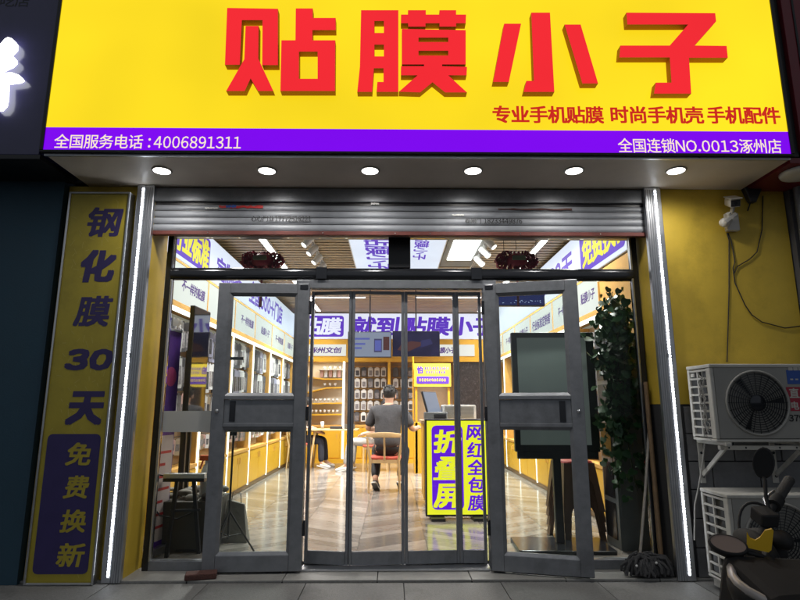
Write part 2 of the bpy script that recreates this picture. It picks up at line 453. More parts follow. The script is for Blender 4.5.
# ------------------------------------------------------------------ LED strips on the two pilasters
def led_strip(x, side, label):
    t = T('led_strip', label, 'light', (x, 0, 0), group='vertical light strips beside the shop front')
    z1 = 3.015
    a0, a1 = (-.052, .085) if side < 0 else (-.085, .050)
    MB().box(a0, a1, -.045, -.002, .005, z1).build('channel', 'aluminium', t, bevel=.004)
    mb = MB()
    for k in range(4): mb.box(a1 - .018 * (k + 1) if side < 0 else a0 + .018 * k + .006, (a1 - .018 * (k + 1) + .006) if side < 0 else a0 + .018 * k + .012, -.049, -.0452, .006, z1 - .02)
    mb.build('groove_ribs', 'charcoal_frame', t)
    MB().box(-.011, .011, -.050, -.0455, .04, z1 - .003).build('tape', 'white_paint', t)
    mb = MB(); n = 118
    for k in range(n):
        z = .05 + k * (z1 - .07) / n
        mb.rbox(-.0065, .0065, -.056, -.0505, z, z + .0150, r=.003, axis='y', n=2)
    mb.build('diodes', 'led_white', t, kind='stuff')
    MB().box(-.020, .020, -.054, -.0451, 1.62, 1.645).build('clip', 'charcoal_frame', t)
led_strip(atY(126, 380, -.05).x, -1, 'bright vertical light strip beside the tall yellow banner')
led_strip(atY(672, 380, -.05).x, 1, 'bright vertical light strip between the shop front and the air conditioners')

# ================================================================== MAIN SIGN
YS = -.60
SBL, SBR = -2.52, 2.905
sg = T('shop_sign', 'large lit yellow sign box with red raised characters and a purple strip', 'sign', (.19, YS, ZS + .01))
O = (.19, YS, ZS + .01)
ZT = 4.62; ZBND = 3.225
MB(O).box(SBL, SBR, YS + .004, -.02, ZS + .037, ZT).build('cabinet', 'sign_black', sg)
MB(O).box(SBL + .012, SBR - .012, YS - .004, YS + .003, ZBND + .001, ZT - .01).build('yellow_face', 'sign_yellow', sg)
MB(O).box(SBL + .012, SBR - .012, YS - .004, YS + .003, ZS + .031, ZBND - .0005).build('purple_strip', 'sign_purple', sg)
for xx in ((SBL - .012, SBL + .011), (SBR - .011, SBR + .012)):
    MB(O).box(xx[0], xx[1], YS - .012, YS + .02, ZS + .03, ZT).build('edge_trim', 'sign_black', sg)
MB(O).box(SBL - .012, SBR + .012, YS - .007, YS + .02, ZS + .016, ZS + .030).build('edge_trim', 'sign_black', sg)
# the four raised characters, traced stroke by stroke
DEP = .062; YF = YS - .004 - DEP
def trace(crop, pts):       # crop pixels of a 140x105 window blown up to 800x600
    return [(atY(crop[0] + x * .175, crop[1] + y * .175, YF).x, atY(crop[0] + x * .175, crop[1] + y * .175, YF).z) for x, y in pts]
def rect(a, b, c, d): return [(a, b), (c, b), (c, d), (a, d)]
chars = [
 ((210, 0), [[[(98, 45), (388, 50), (388, 372), (298, 372), (300, 115), (182, 115), (170, 370), (85, 370)]],
             [[(203, 148), (278, 148), (276, 335), (362, 520), (275, 520), (232, 448), (198, 520), (92, 520), (196, 338)]],
             [[(490, 48), (587, 48), (587, 102), (718, 102), (718, 172), (585, 172), (585, 230), (716, 230), (714, 520), (402, 520), (408, 230), (488, 230)], rect(508, 295, 615, 450)]]),
 ((345, 0), [[[(92, 58), (305, 58), (305, 525), (180, 525), (185, 468), (220, 468), (220, 390), (165, 390), (155, 525), (70, 525), (85, 380)], rect(168, 120, 222, 188), rect(168, 255, 222, 322)],
             [[(320, 83), (360, 83), (360, 58), (462, 58), (462, 83), (540, 83), (540, 58), (635, 58), (635, 83), (692, 83), (690, 133), (635, 133), (635, 152), (540, 152), (540, 133), (460, 133), (460, 152), (362, 152), (360, 133), (320, 133)]],
             [[(325, 165), (690, 172), (690, 368), (555, 368), (555, 378), (697, 382), (695, 430), (590, 430), (697, 528), (572, 528), (500, 470), (430, 528), (308, 524), (415, 430), (320, 430), (320, 378), (452, 378), (452, 368), (325, 368)], rect(420, 215, 590, 240), rect(420, 290, 590, 317)]]),
 ((480, 0), [[[(138, 135), (235, 135), (165, 468), (75, 468)]], [[(293, 72), (400, 72), (425, 525), (250, 525), (265, 462), (308, 462)]], [[(483, 140), (575, 140), (675, 477), (585, 477)]]]),
 ((605, 0), [[[(122, 72), (630, 75), (635, 122), (512, 260), (695, 262), (702, 330), (480, 330), (493, 535), (280, 535), (290, 472), (380, 472), (370, 328), (82, 328), (88, 260), (370, 260), (475, 140), (128, 140)]]])]
for crop, parts in chars:
    fr, sd = MB(O), MB(O)
    for loops in parts:
        L = [trace(crop, l) for l in loops]
        fr.prism(L, (0, YF, 0), UX, UZ, DEP, side=False); sd.prism(L, (0, YF, 0), UX, UZ, DEP, front=False)
    c_ = fr.build('raised_character', 'sign_red', sg); sd.build('character_return', 'letter_return', c_)
def sign_text(body, px0, px1, py0, py1, y, mat, name, parent, org, bold=.0, lift=.002, shear=0):
    a = atY(px0, (py0 + py1) / 2, y); b = atY(px1, (py0 + py1) / 2, y); t_ = atY((px0 + px1) / 2, py0, y); d_ = atY((px0 + px1) / 2, py1, y)
    mb = MB(org); text(mb, body, ((a.x + b.x) / 2, y, (t_.z + d_.z) / 2), UX, UZ, b.x - a.x, t_.z - d_.z, bold=bold, lift=lift, shear=shear)
    return mb.build(name, mat, parent)
for body, a, b in (('专业手机贴膜', 493, 603), ('时尚手机壳', 611, 703), ('手机配件', 707.5, 779.5)):
    sign_text(body, a, b, 106.5 + (a - 493) * .003, 123 + (a - 493) * .003, YS - .004, 'slogan_red', 'slogan_lettering', sg, O, bold=.032)
sign_text('全国服务电话', 54.5, 143, 134.5, 148.5, YS - .004, 'band_text', 'telephone_lettering', sg, O, bold=.006)
sign_text(':', 148.5, 150.5, 138.5, 147.5, YS - .004, 'band_text', 'colon', sg, O, bold=.02)['kind'] = 'stuff'
sign_text('4006891311', 154, 241, 136.5, 148.5, YS - .004, 'band_text', 'telephone_lettering', sg, O, bold=.006)
sign_text('全国连锁NO.0013涿州店', 618, 781, 138.8, 153.0, YS - .004, 'band_text', 'branch_lettering', sg, O, bold=.006)

# ================================================================== NEIGHBOURS
nb = T('teal_building', 'dark teal wall of the neighbouring building left of the yellow banner', 'building', (-5, .1, 0))
MB((-5, .1, 0)).box(-12, -2.665, -.06, .3, 0, 3.15).build('wall', 'teal_wall', nb)
MB((-5, .1, 0)).box(-12, -2.9, .0, .3, 3.15, 7).build('upper_wall', 'dark_grey_wall', nb)
ns = T('neighbour_sign', 'dark navy sign panel with a glowing white character at the left edge', 'sign', (-4.6, -.5, 3.06))
O2 = (-4.6, -.5, 3.06)
MB(O2).box(-6.6, -2.62, -.48, .0, 3.07, 5.2).build('panel', 'navy_panel', ns, bevel=.004)
MB(O2).box(-6.6, -2.605, -.485, -.02, 3.035, 3.068).build('bottom_trim', 'sign_black', ns)
# brush-stroke character: only its right side is in view
def st(px, py): p = atY(px, py, -.54); return (p.x, p.z)
mb = MB(O2)
for loops in ([[(-22, 62), (0, 44), (5, 38.5), (8, 37), (12, 38.5), (14, 41.5), (13.5, 47), (9, 51.5), (7, 53), (10.5, 54), (13, 57), (13.3, 60), (9, 64), (0, 68), (0, 73), (12, 72.5), (19, 75), (20.5, 77.5), (17, 79.5), (5, 81), (4.5, 96), (3, 103), (-1, 107.5), (-6, 108), (-6, 84), (-30, 88), (-30, 76), (-6, 73), (-6, 70), (-24, 74), (-25, 67), (-8, 62), (-20, 70)]],):
    mb.prism([[st(*p) for p in l] for l in loops], (0, -.54, 0), UX, UZ, .05)
mb.build('glowing_character', 'neon_white', ns)
mb = MB(O2); a = atY(0, 3, -.482); b = atY(29, 3, -.482)
text(mb, '吃店', ((a.x + b.x) / 2, -.4805, a.z + .02), UX, UZ, b.x - a.x, .10); mb.build('dark_lettering', 'charcoal_gloss', ns)
# right neighbour
rs = T('maroon_sign', 'dark maroon sign panel at the upper right corner beside the yellow sign', 'sign', (4, -.5, 3.1))
O3 = (4, -.5, 3.1)
MB(O3).box(2.985, 6, -.60, .1, 3.09, 5).build('panel', 'maroon_panel', rs, bevel=.006)
MB(O3).box(2.93, 2.984, -.56, .1, 3.05, 5).build('edge_trim', 'sign_black', rs)
MB(O3).box(3.06, 3.075, -.607, -.601, 3.10, 5).build('seam', 'sign_black', rs)
rb = T('right_building', 'dark neighbouring building at the right edge behind the cable', 'building', (4.5, .1, 0))
MB((4.5, .1, 0)).box(3.262, 8, -.05, .4, 0, 3.0).build('wall', 'dark_grey_wall', rb)
MB((4.5, .1, 0)).box(2.92, 8, -.55, .3, 3.005, 3.045).build('soffit', 'maroon_panel', rb)
MB((4.5, .1, 0)).tube([(3.30, -.10, 0), (3.30, -.10, 3.0)], .035, 10).build('downpipe', 'charcoal_frame', rb)
p = atZ(795, 172, 3.0)
dl = T('ceiling_lamp', 'pale round lamp under the canopy at the right edge', 'light', (p.x + .05, p.y, 3.005))
MB().lathe([(0, -.05), (.10, -.045), (.14, -.03), (.15, -.006), (.13, 0)], n=24).build('shade', 'cctv_white', dl)

# ================================================================== TALL YELLOW BANNER (left)
bx0, bx1, bz0, bz1, by = -2.605, -2.115, .004, 2.94, -.075
bn = T('vertical_banner', 'tall yellow advertising board with navy characters on the left pilaster', 'sign', ((bx0 + bx1) / 2, by, 0))
O4 = ((bx0 + bx1) / 2, by, 0)
MB(O4).box(bx0 + .01, bx1 - .01, by + .0, -.002, bz0 + .01, bz1 - .01).build('board', 'banner_yellow', bn)
for a in ((bx0, bx0 + .016, bz0, bz1), (bx1 - .016, bx1, bz0, bz1), (bx0 + .0165, bx1 - .0165, bz0, bz0 + .016), (bx0 + .0165, bx1 - .0165, bz1 - .016, bz1)):
    MB(O4).box(a[0], a[1], by - .012, -.003, a[2], a[3]).build('frame', 'brushed_steel', bn, bevel=.003)
# faint paler dashes printed over the board
mb = MB(O4); rr = random.Random(3)
for k in range(150):
    x = rr.uniform(bx0 + .05, bx1 - .05); z = rr.uniform(bz0 + .05, bz1 - .05); a = rr.uniform(0, math.pi); l = rr.uniform(.012, .03)
    u = Vector((math.cos(a), 0, math.sin(a))); v = Vector((-math.sin(a), 0, math.cos(a)))
    c = Vector((x, by - .0004 - k * .000003, z)); mb.add([c - u * l - v * .002, c + u * l - v * .002, c + u * l + v * .002, c - u * l + v * .002], [(0, 1, 2, 3)])
mb.build('printed_dashes', 'banner_yellow_pale', bn, kind='stuff')
def place_char(body, px, py, wpx, hpx, y, mat, name, parent, org, bold, shear=.12, lift=.0012):
    c = atY(px, py, y); l = atY(px - wpx / 2, py, y); r = atY(px + wpx / 2, py, y); t_ = atY(px, py - hpx / 2, y); b = atY(px, py + hpx / 2, y)
    mb = MB(org); text(mb, body, c, UX, UZ, (r.x - l.x) / (1 + abs(shear) * .8), t_.z - b.z, bold=bold, shear=shear, lift=lift)
    return mb.build(name, mat, parent)
for body, px, py, ww, hh in (('钢', 104, 222, 35, 28), ('化', 98, 266, 35, 30), ('膜', 93.5, 311, 36, 29), ('30', 89.5, 359.5, 48, 19), ('天', 86, 408, 36, 31)):
    place_char(body, px, py, ww, hh, by, 'banner_navy', 'character', bn, O4, {'30': .085, '化': .055, '天': .06}.get(body, .034))
c0 = atY(57, 434, by); c1 = atY(92, 574, by)
MB(O4).rbox(-2.555, -2.165, by - .0022, by - .0012, c1.z, c0.z, r=.035, axis='y').build('navy_block', 'banner_navy', bn)
for body, px, py, ww, hh in (('免', 79.5, 454, 26, 22), ('费', 77, 487, 25, 22), ('换', 74, 521, 27, 22), ('新', 71, 555, 28, 23)):
    place_char(body, px, py, ww, hh, by - .0022, 'banner_yellow', 'character', bn, O4, .03)

# ================================================================== ROLLER SHUTTER
shl, shr = -1.975, 2.105
sh = T('roller_shutter', 'rolled-up grey steel roller shutter above the glass front', 'shutter', (.065, .03, 2.60))
O5 = (.065, .03, 2.60)
MB(O5).box(shl, shr, -.005, .055, 2.895, 3.012).build('hood', 'charcoal_frame', sh, bevel=.006)
zz = [2.648, 2.706, 2.764, 2.822, 2.872]
for k in range(4):
    a, b = zz[k] + .003, zz[k + 1] - .003
    mb = MB(O5); n = 6; P = []
    for i in range(n + 1):
        f = i / n; z = a + (b - a) * f; y = .018 - .008 * math.sin(math.pi * f) ** .6
        P.append((y, z))
    vs = [(x, y, z) for x in (shl + .02, shr - .02) for y, z in P]
    m_ = n + 1
    mb.add(vs, [(i, m_ + i, m_ + i + 1, i + 1) for i in range(n)], True)
    mb.add([(shl + .02, .03, a), (shr - .02, .03, a), (shr - .02, .03, b), (shl + .02, .03, b)], [(3, 2, 1, 0)])
    mb.build('slat', 'shutter_steel', sh)
MB(O5).box(shl + .02, shr - .02, .020, .034, 2.645, 2.90).build('slat_joints', 'black_metal', sh)
MB(O5).box(shl + .015, shr - .015, .000, .045, 2.612, 2.645).build('bottom_rail', 'rust_rail', sh, bevel=.004)
for k, px in enumerate((208, 323, 395, 430, 520, 600)):
    MB(O5).lathe([(.004, 0), (.005, -.003), (0, -.004)], c=(atY(px, 229, 0).x, -.0005, 2.628), n=8, axis='y').build('screw', 'brushed_steel', sh)
for x0, x1 in ((shl - .03, shl + .018), (shr - .018, shr + .03)):
    MB(O5).box(x0, x1, .003, .06, .017, 2.894).build('guide_rail', 'charcoal_frame', sh, bevel=.003)
sign_text('心心门业', 251, 274, 216, 221.5, .004, 'sign_black', 'stencil_lettering', sh, O5, bold=.014)
sign_text('17772516221', 275, 311, 216.2, 221.5, .004, 'sign_black', 'stencil_lettering', sh, O5, bold=.014)
sign_text('卷闸门', 465, 481, 218.5, 223.5, .004, 'sign_black', 'stencil_lettering', sh, O5, bold=.014)
sign_text('18233449876', 484, 522, 218.5, 223.5, .004, 'sign_black', 'stencil_lettering', sh, O5, bold=.014)
def scuff(px0, px1, py0, py1, mat, y=.0035, seed=0):
    r2 = random.Random(seed); a = atY(px0, py0, y); b = atY(px1, py1, y); mb = MB(O5); n = 14
    top = []; bot = []
    for i in range(n + 1):
        x = a.x + (b.x - a.x) * i / n; j = (a.z - b.z) * .35
        top.append((x, a.z - r2.uniform(0, j))); bot.append((x, b.z + r2.uniform(0, j)))
    mb.prism([bot + top[::-1]], (0, y, 0), UX, UZ, .0008); mb.build('torn_sticker', mat, sh)
scuff(219, 263, 205, 208.5, 'red_print', seed=1); scuff(226, 236, 204.5, 208, 'sticker_blue', y=.0025, seed=2)
scuff(205, 218, 207, 209, 'device_white', seed=3); scuff(371, 379, 202, 205, 'device_white', seed=4); scuff(498, 572, 208, 210.5, 'brick_brown', seed=5); scuff(452, 464, 214, 216, 'device_white', seed=8)

# ================================================================== GLASS SHOP FRONT
YD = .235
fl, frr = -1.905, 2.075
dL, dR = -.700, .752          # door opening
sf = T('glass_shop_front', 'glazed dark metal shop front frame with side windows and transom lights', 'shop front', (.07, YD, 0))
O6 = (.07, YD, 0)
def fr_(name, mat, x0, x1, z0, z1, y0=YD - .03, y1=YD + .05, bevel=.003, parent=None): return MB(O6).box(x0, x1, y0, y1, z0, z1).build(name, mat, parent or sf, bevel=bevel)
fr_('post', 'charcoal_gloss', fl, fl + .045, .017, 2.70); fr_('post', 'charcoal_gloss', frr - .045, frr, .017, 2.70)
fr_('post', 'charcoal_frame', dL - .11, dL, .017, 2.285); fr_('post', 'charcoal_frame', dR, dR + .11, .017, 2.285)
fr_('chrome_trim', 'brushed_steel', fl + .046, fl + .062, .085, 2.285, YD - .034, YD - .01); fr_('chrome_trim', 'brushed_steel', frr - .062, frr - .046, .085, 2.69, YD - .034, YD - .01)
MB(O6).rbox(fl + .0455, frr - .0455, YD - .045, YD + .06, 2.288, 2.392, r=.045, axis='x', n=7).build('transom', 'charcoal_gloss', sf)
fr_('head_rail', 'charcoal_frame', fl + .0455, frr - .0455, 2.66, 2.70)
fr_('transom_post', 'black_metal', -.04, .145, 2.393, 2.659)
for x in (-.60, .70): fr_('transom_block', 'charcoal_gloss', x - .045, x + .045, 2.29, 2.39, YD - .052, YD - .0455, bevel=.002)
fr_('door_head', 'charcoal_frame', dL - .11, dR + .11, 2.215, 2.287, YD - .028, YD + .048)
fr_('sill', 'charcoal_frame', fl + .0455, dL - .1105, .017, .085, YD - .028); fr_('sill', 'charcoal_frame', dR + .1105, frr - .0455, .017, .085, YD - .028)
fr_('threshold', 'brushed_steel', dL, dR, .017, .032, YD - .06, YD + .10)
fr_('glass_pane', 'side_glass', fl + .062, dL - .1105, .086, 2.287, YD + .004, YD + .010, 0)
fr_('glass_pane', 'side_glass', dR + .1105, frr - .062, .086, 2.287, YD + .004, YD + .010, 0)
for a, b in ((fl + .0455, -.041), (.146, frr - .0455)): fr_('glass_pane', 'side_glass', a, b, 2.393, 2.659, YD + .004, YD + .010, 0)
a = atY(157, 411, YD); b = atY(206, 432, YD)
fr_('frosted_film', 'frost_film', fl + .063, dL - .111, b.z, a.z, YD + .001, YD + .0035, 0)

# ================================================================== SWING DOORS, standing open
def swing_door(hx, hy, side, ang, label):
    # local: hinge at origin, leaf runs along +x*side, outer face towards -y
    t = T('swing_door', label, 'door', (hx, hy, .032), ang, group='grey framed swing doors standing open')
    W, H = .735, 2.205; th_ = .05; S = side
    def q(name, x0, x1, z0, z1, mat='charcoal_frame', y0=-th_ / 2, y1=th_ / 2, bevel=.004, par=None): return MB().box(S * x0, S * x1, y0, y1, z0, z1).build(name, mat, par or t, bevel=bevel)
    sw_ = .095
    q('stile', 0, sw_, 0, H); q('stile', W - sw_, W, 0, H)
    q('top_rail', sw_ + .0005, W - sw_ - .0005, H - .085, H); q('bottom_rail', sw_ + .0005, W - sw_ - .0005, 0, .115)
    q('middle_rail', sw_ + .0005, W - sw_ - .0005, 1.055, 1.085); q('middle_rail', sw_ + .0005, W - sw_ - .0005, 1.265, 1.295)
    q('lock_panel', sw_ + .0005, W - sw_ - .0005, 1.0855, 1.2645, y0=-.012, y1=.012, bevel=.002)
    q('panel_slot', W - sw_ - .09, W - sw_ - .045, 1.0955, 1.2545, 'charcoal_gloss', -.018, -.0125, .002)
    for z0, z1 in ((.1155, 1.0545), (1.2955, H - .0855)):
        gp = q('glass_pane', sw_ + .012, W - sw_ - .012, z0 + .012, z1 - .012, 'door_glass', -.003, .003, 0)
        # chamfered glazing beads
        for (x0, x1, a0, a1) in ((sw_, sw_ + .022, z0, z1), (W - sw_ - .022, W - sw_, z0, z1)):
            mb = MB(); xa, xb = (x0, x1) if x0 == sw_ else (x1, x0)
            mb.add([(S * xa, -.022, a0), (S * xb, -.006, a0 + .022), (S * xb, -.006, a1 - .022), (S * xa, -.022, a1), (S * xa, .012, a0), (S * xb, .008, a0 + .022), (S * xb, .008, a1 - .022), (S * xa, .012, a1)],
                   [(0, 1, 2, 3), (7, 6, 5, 4), (1, 5, 6, 2), (0, 4, 5, 1), (3, 2, 6, 7)]); mb.build('glazing_bead', 'charcoal_frame', t)
        for zz_ in (0, 1):
            mb = MB(); za, zb = (z0, z0 + .022) if zz_ == 0 else (z1, z1 - .022)
            mb.add([(S * sw_, -.022, za), (S * (W - sw_), -.022, za), (S * (W - sw_ - .022), -.006, zb), (S * (sw_ + .022), -.006, zb),
                    (S * sw_, .012, za), (S * (W - sw_), .012, za), (S * (W - sw_ - .022), .008, zb), (S * (sw_ + .022), .008, zb)],
                   [(0, 1, 2, 3), (7, 6, 5, 4), (3, 2, 6, 7), (0, 4, 5, 1)]); mb.build('glazing_bead', 'charcoal_frame', t)
    for z in (.25, 1.1, 1.95):
        MB().tube([(-.012 * S, -.022, z), (-.012 * S, -.022, z + .11)], .011, 10).build('hinge', 'charcoal_gloss', t)
    MB().lathe([(0, -.034), (.012, -.033), (.015, -.0255)], c=(S * (W - .045), 0, 1.175), n=14, axis='y').build('lock_cylinder', 'brushed_steel', t)
    MB().box(S * .01, S * .075, -.030, -.0255, H - .05, H - .012).build('pivot_plate', 'charcoal_gloss', t, bevel=.002)
    MB().box(S * .15, S * .70, -.006, .006, -.010, -.001).build('sweep_seal', 'rubber', t)
    return t
d1 = swing_door(-.688, .155, -1, R(2), 'grey framed swing door standing open against the left side window')
d2 = swing_door(.752, .150, 1, R(-15), 'grey framed swing door folded out in front of the grey screen on the right')
# black handle bar of the left door seen through its glass
MB().box(-.52, -.70, .030, .045, 1.58, 1.605).build('door_stay', 'black_metal', d1, bevel=.002)

# ================================================================== CLEAR INNER DOOR PANELS
YP = .30
edges = [306, 350.5, 404.5, 457.5, 496]
names = ('leftmost', 'second from the left', 'second from the right', 'rightmost')
yy = [YP + .035, YP - .02, YP + .0, YP + .03, YP + .02]
for i in range(4):
    a = atY(edges[i], 420, yy[i]); b = atY(edges[i + 1], 420, yy[i + 1])
    if i == 0: a.x = dL + .005
    if i == 3: b.x = dR - .004
    L_ = math.hypot(b.x - a.x, yy[i + 1] - yy[i]); an = math.atan2(yy[i + 1] - yy[i], b.x - a.x)
    t = T('clear_door_panel', 'clear folding door panel with dark edges in the doorway, %s' % names[i], 'door', (a.x, yy[i], .036), an, group='clear folding door panels in the doorway')
    H = 2.17; g_ = .0012
    MB().box(g_, .0255, -.014, .014, 0, H).build('edge_strip', 'charcoal_frame', t, bevel=.004)
    MB().box(L_ - .0255, L_ - g_, -.014, .014, 0, H).build('edge_strip', 'charcoal_frame', t, bevel=.004)
    MB().box(.026, L_ - .026, -.014, .014, 0, .098).build('bottom_rail', 'charcoal_frame', t, bevel=.004)
    MB().box(.026, L_ - .026, -.014, .014, H - .03, H).build('top_rail', 'charcoal_frame', t, bevel=.004)
    MB().box(.026, L_ - .026, -.002, .002, .0985, H - .0305).build('clear_sheet', 'curtain_glass', t)

# ================================================================== SHOP FLOOR: chevron planks
fb = MB().box(XL, XR, .336, YB, -.1, FLOOR - .012).build('shop_floor', 'floor_base', kind='structure')
CW, PW, AN = .60, .118, R(33)
rise = CW * math.tan(AN)
pm = []
for sgn in (1, -1):
    g_ = .0018; hh = PW / math.cos(AN) - .003
    x0, x1 = -CW / 2 + g_, CW / 2 - g_; y0a = 0 if sgn > 0 else rise; y1a = rise - y0a
    mb = MB(); mb.hexa([(x0, y0a, -.012), (x1, y1a, -.012), (x1, y1a + hh, -.012), (x0, y0a + hh, -.012), (x0, y0a, 0), (x1, y1a, 0), (x1, y1a + hh, 0), (x0, y0a + hh, 0)])
    o = mb.build('plank', 'plank', fb); pm.append(o)
cand = []
ncol = 9
for c_ in range(ncol):
    xc = -2.40 + (c_ + .0) * CW; k = 0; y = .34 - rise
    while y < 8.0:
        yc = y + rise / 2 + PW / 2
        cand.append((abs(xc) * .35 + yc, xc, y, c_ % 2)); y += PW / math.cos(AN)
cand = [c for c in cand if c[2] > .335 or True]
vis = []; rest = []
for c in cand:
    if c[2] < .335: rest.append(c)       # cut by the threshold: goes with the rest
    elif abs(c[1]) < 2.3 and len(vis) < 100000: vis.append(c)
    else: rest.append(c)
vis.sort(); rest += vis[300:]; vis = vis[:300]
used = set()
for i, c in enumerate(vis):
    o = pm[c[3]]
    if c[3] in used: o = o.copy(); col.objects.link(o); o.parent = fb
    used.add(c[3]); o.location = (c[1], c[2], FLOOR)
mb = MB()
for c in rest:
    sgn = 1 if c[3] == 0 else -1; g_ = .0018; hh = PW / math.cos(AN) - .003
    x0, x1 = c[1] - CW / 2 + g_, c[1] + CW / 2 - g_; y0a = c[2] + (0 if sgn > 0 else rise); y1a = c[2] + (rise if sgn > 0 else 0)
    P = [(x0, y0a), (x1, y1a), (x1, y1a + hh), (x0, y0a + hh)]
    P = [(max(XL, min(XR, x)), min(YB, max(.338, y))) for x, y in P]
    mb.add([(x, y, FLOOR) for x, y in P], [(0, 1, 2, 3)])
mb.build('far_planks', 'plank', fb, kind='stuff')

# ================================================================== CEILING
cl = MB().box(XL, XR, .34, YB, CEIL + .065, CEIL + .11).build('ceiling', 'ceiling_dark', kind='structure')
mb = MB(); y = .40
while y < YB - .05:
    mb.box(XL + .05, XR - .05, y, y + .078, CEIL, CEIL + .06); y += .125
mb.build('ceiling_slats', 'ceiling_slat', cl, kind='stuff')
def area(parent, loc, sx, sy, e, colr=(1, .97, .93)):
    L = bpy.data.lights.new('lamp', 'AREA'); L.shape = 'RECTANGLE'; L.size = sx; L.size_y = sy; L.energy = e; L.color = colr; L.spread = R(130)
    o = bpy.data.objects.new('lamp', L); col.objects.link(o); o.parent = parent; o.location = loc; return o
for x, wd in ((-1.62, 'left'), (1.88, 'right')):
    t = T('linear_ceiling_light', 'long white strip light on the slatted ceiling, %s side' % wd, 'light', (x, 4.2, CEIL), group='strip lights on the ceiling')
    MB().box(-.05, .05, -3.4, 3.4, -.030, -.001).build('housing', 'white_paint', t)
    MB().box(-.038, .038, -3.38, 3.38, -.034, -.0305).build('diffuser', 'lamp_white', t)
    area(t, (0, 0, -.05), .08, 6.6, 220)
# white printed lightbox on the ceiling
t = T('ceiling_lightbox', 'pale printed light panel on the ceiling behind the middle post', 'light', (.05, 3.0, CEIL)); OC = (.05, 3.0, CEIL)
MB(OC).box(-.56, .67, .9, 4.6, CEIL - .045, CEIL - .002).build('casing', 'white_paint', t)
MB(OC).box(-.545, .655, .915, 4.585, CEIL - .049, CEIL - .0455).build('face', 'lightbox_white', t)
mb = MB(OC); text(mb, '贴膜小子', (-.19, 2.9, CEIL - .049), UY, UX, 1.7, .34, bold=.03); text(mb, '贴膜小子', (.36, 2.55, CEIL - .049), UY, UX, 1.2, .18, bold=.03)
mb.build('lettering', 'lightbox_purple', t)
t = T('ceiling_panel_light', 'bright square panel light in a dark surround on the ceiling', 'light', (.93, 2.75, CEIL))
MB().box(-.24, .30, -.75, .9, -.02, -.001).build('surround', 'panel_grey', t)
MB().box(-.17, .17, -.48, .50, -.028, -.0205).build('diffuser', 'lamp_white', t)
area(t, (0, 0, -.04), .33, .95, 45)
# track spotlights
def track(px_list, x, label):
    ys = [atZ(a, b, CEIL - .12).y for a, b in px_list]
    t = T('track_rail', label + ', the rail', 'rail', (x, (ys[0] + ys[-1]) / 2, CEIL), group='ceiling track rails')
    MB((x, (ys[0] + ys[-1]) / 2, CEIL)).box(x - .015, x + .015, ys[0] - .4, ys[-1] + .8, CEIL - .022, CEIL - .001).build('rail', 'white_paint', t)
    MB((x, (ys[0] + ys[-1]) / 2, CEIL)).box(x - .005, x + .005, ys[0] - .39, ys[-1] + .79, CEIL - .026, CEIL - .0225).build('conductor', 'device_dark', t)
    for i, y in enumerate(ys):
        s_ = T('track_spotlight', label + ', lamp %s from the door' % ('first', 'second', 'third', 'fourth')[i], 'light', (x, y, CEIL - .024), group='white track spotlights')
        MB().tube([(0, 0, 0), (0, 0, -.06)], .012, 8).build('stem', 'white_paint', s_)
        sx = -1 if x < 0 else 1
        d = Vector((sx * .55, -.35, -.75)).normalized(); c = Vector((0, 0, -.10))
        MB().tube([c - d * .075, c + d * .075], .042, 14).build('barrel', 'white_paint', s_)
        MB().tube([c + d * .0752, c + d * .077], .035, 14).build('lens', 'lamp_track', s_)
track([(313, 241), (318, 250), (323, 259), (328, 267)], -1.02, 'white spotlight on the left ceiling track')
track([(488, 243), (481, 252), (474, 261)], 1.17, 'white spotlight on the right ceiling track')
# linear pendants further in
for k, (a, b, y, wd) in enumerate(((302, 366, 5.6, 'left of the middle'), (415, 482, 5.6, 'right of the middle'))):
    A = atY(a, 297.5, y); B = atY(b, 297.5, y)
    t = T('pendant_light', 'thin white linear lamp hanging above the screens, %s' % wd, 'light', ((A.x + B.x) / 2, y, A.z), group='linear pendant lamps')
    h_ = (B.x - A.x) / 2
    MB().box(-h_, h_, -.035, .035, 0, .03).build('housing', 'white_paint', t); MB().box(-h_ + .02, h_ - .02, -.027, .027, -.004, -.0005).build('diffuser', 'lamp_white', t)
    for s_ in (-.8, .8): MB().tube([(h_ * s_, 0, .03), (h_ * s_, 0, CEIL - A.z)], .003, 6).build('wire', 'cable', t)
    area(t, (0, 0, -.02), 2 * h_, .06, 125)

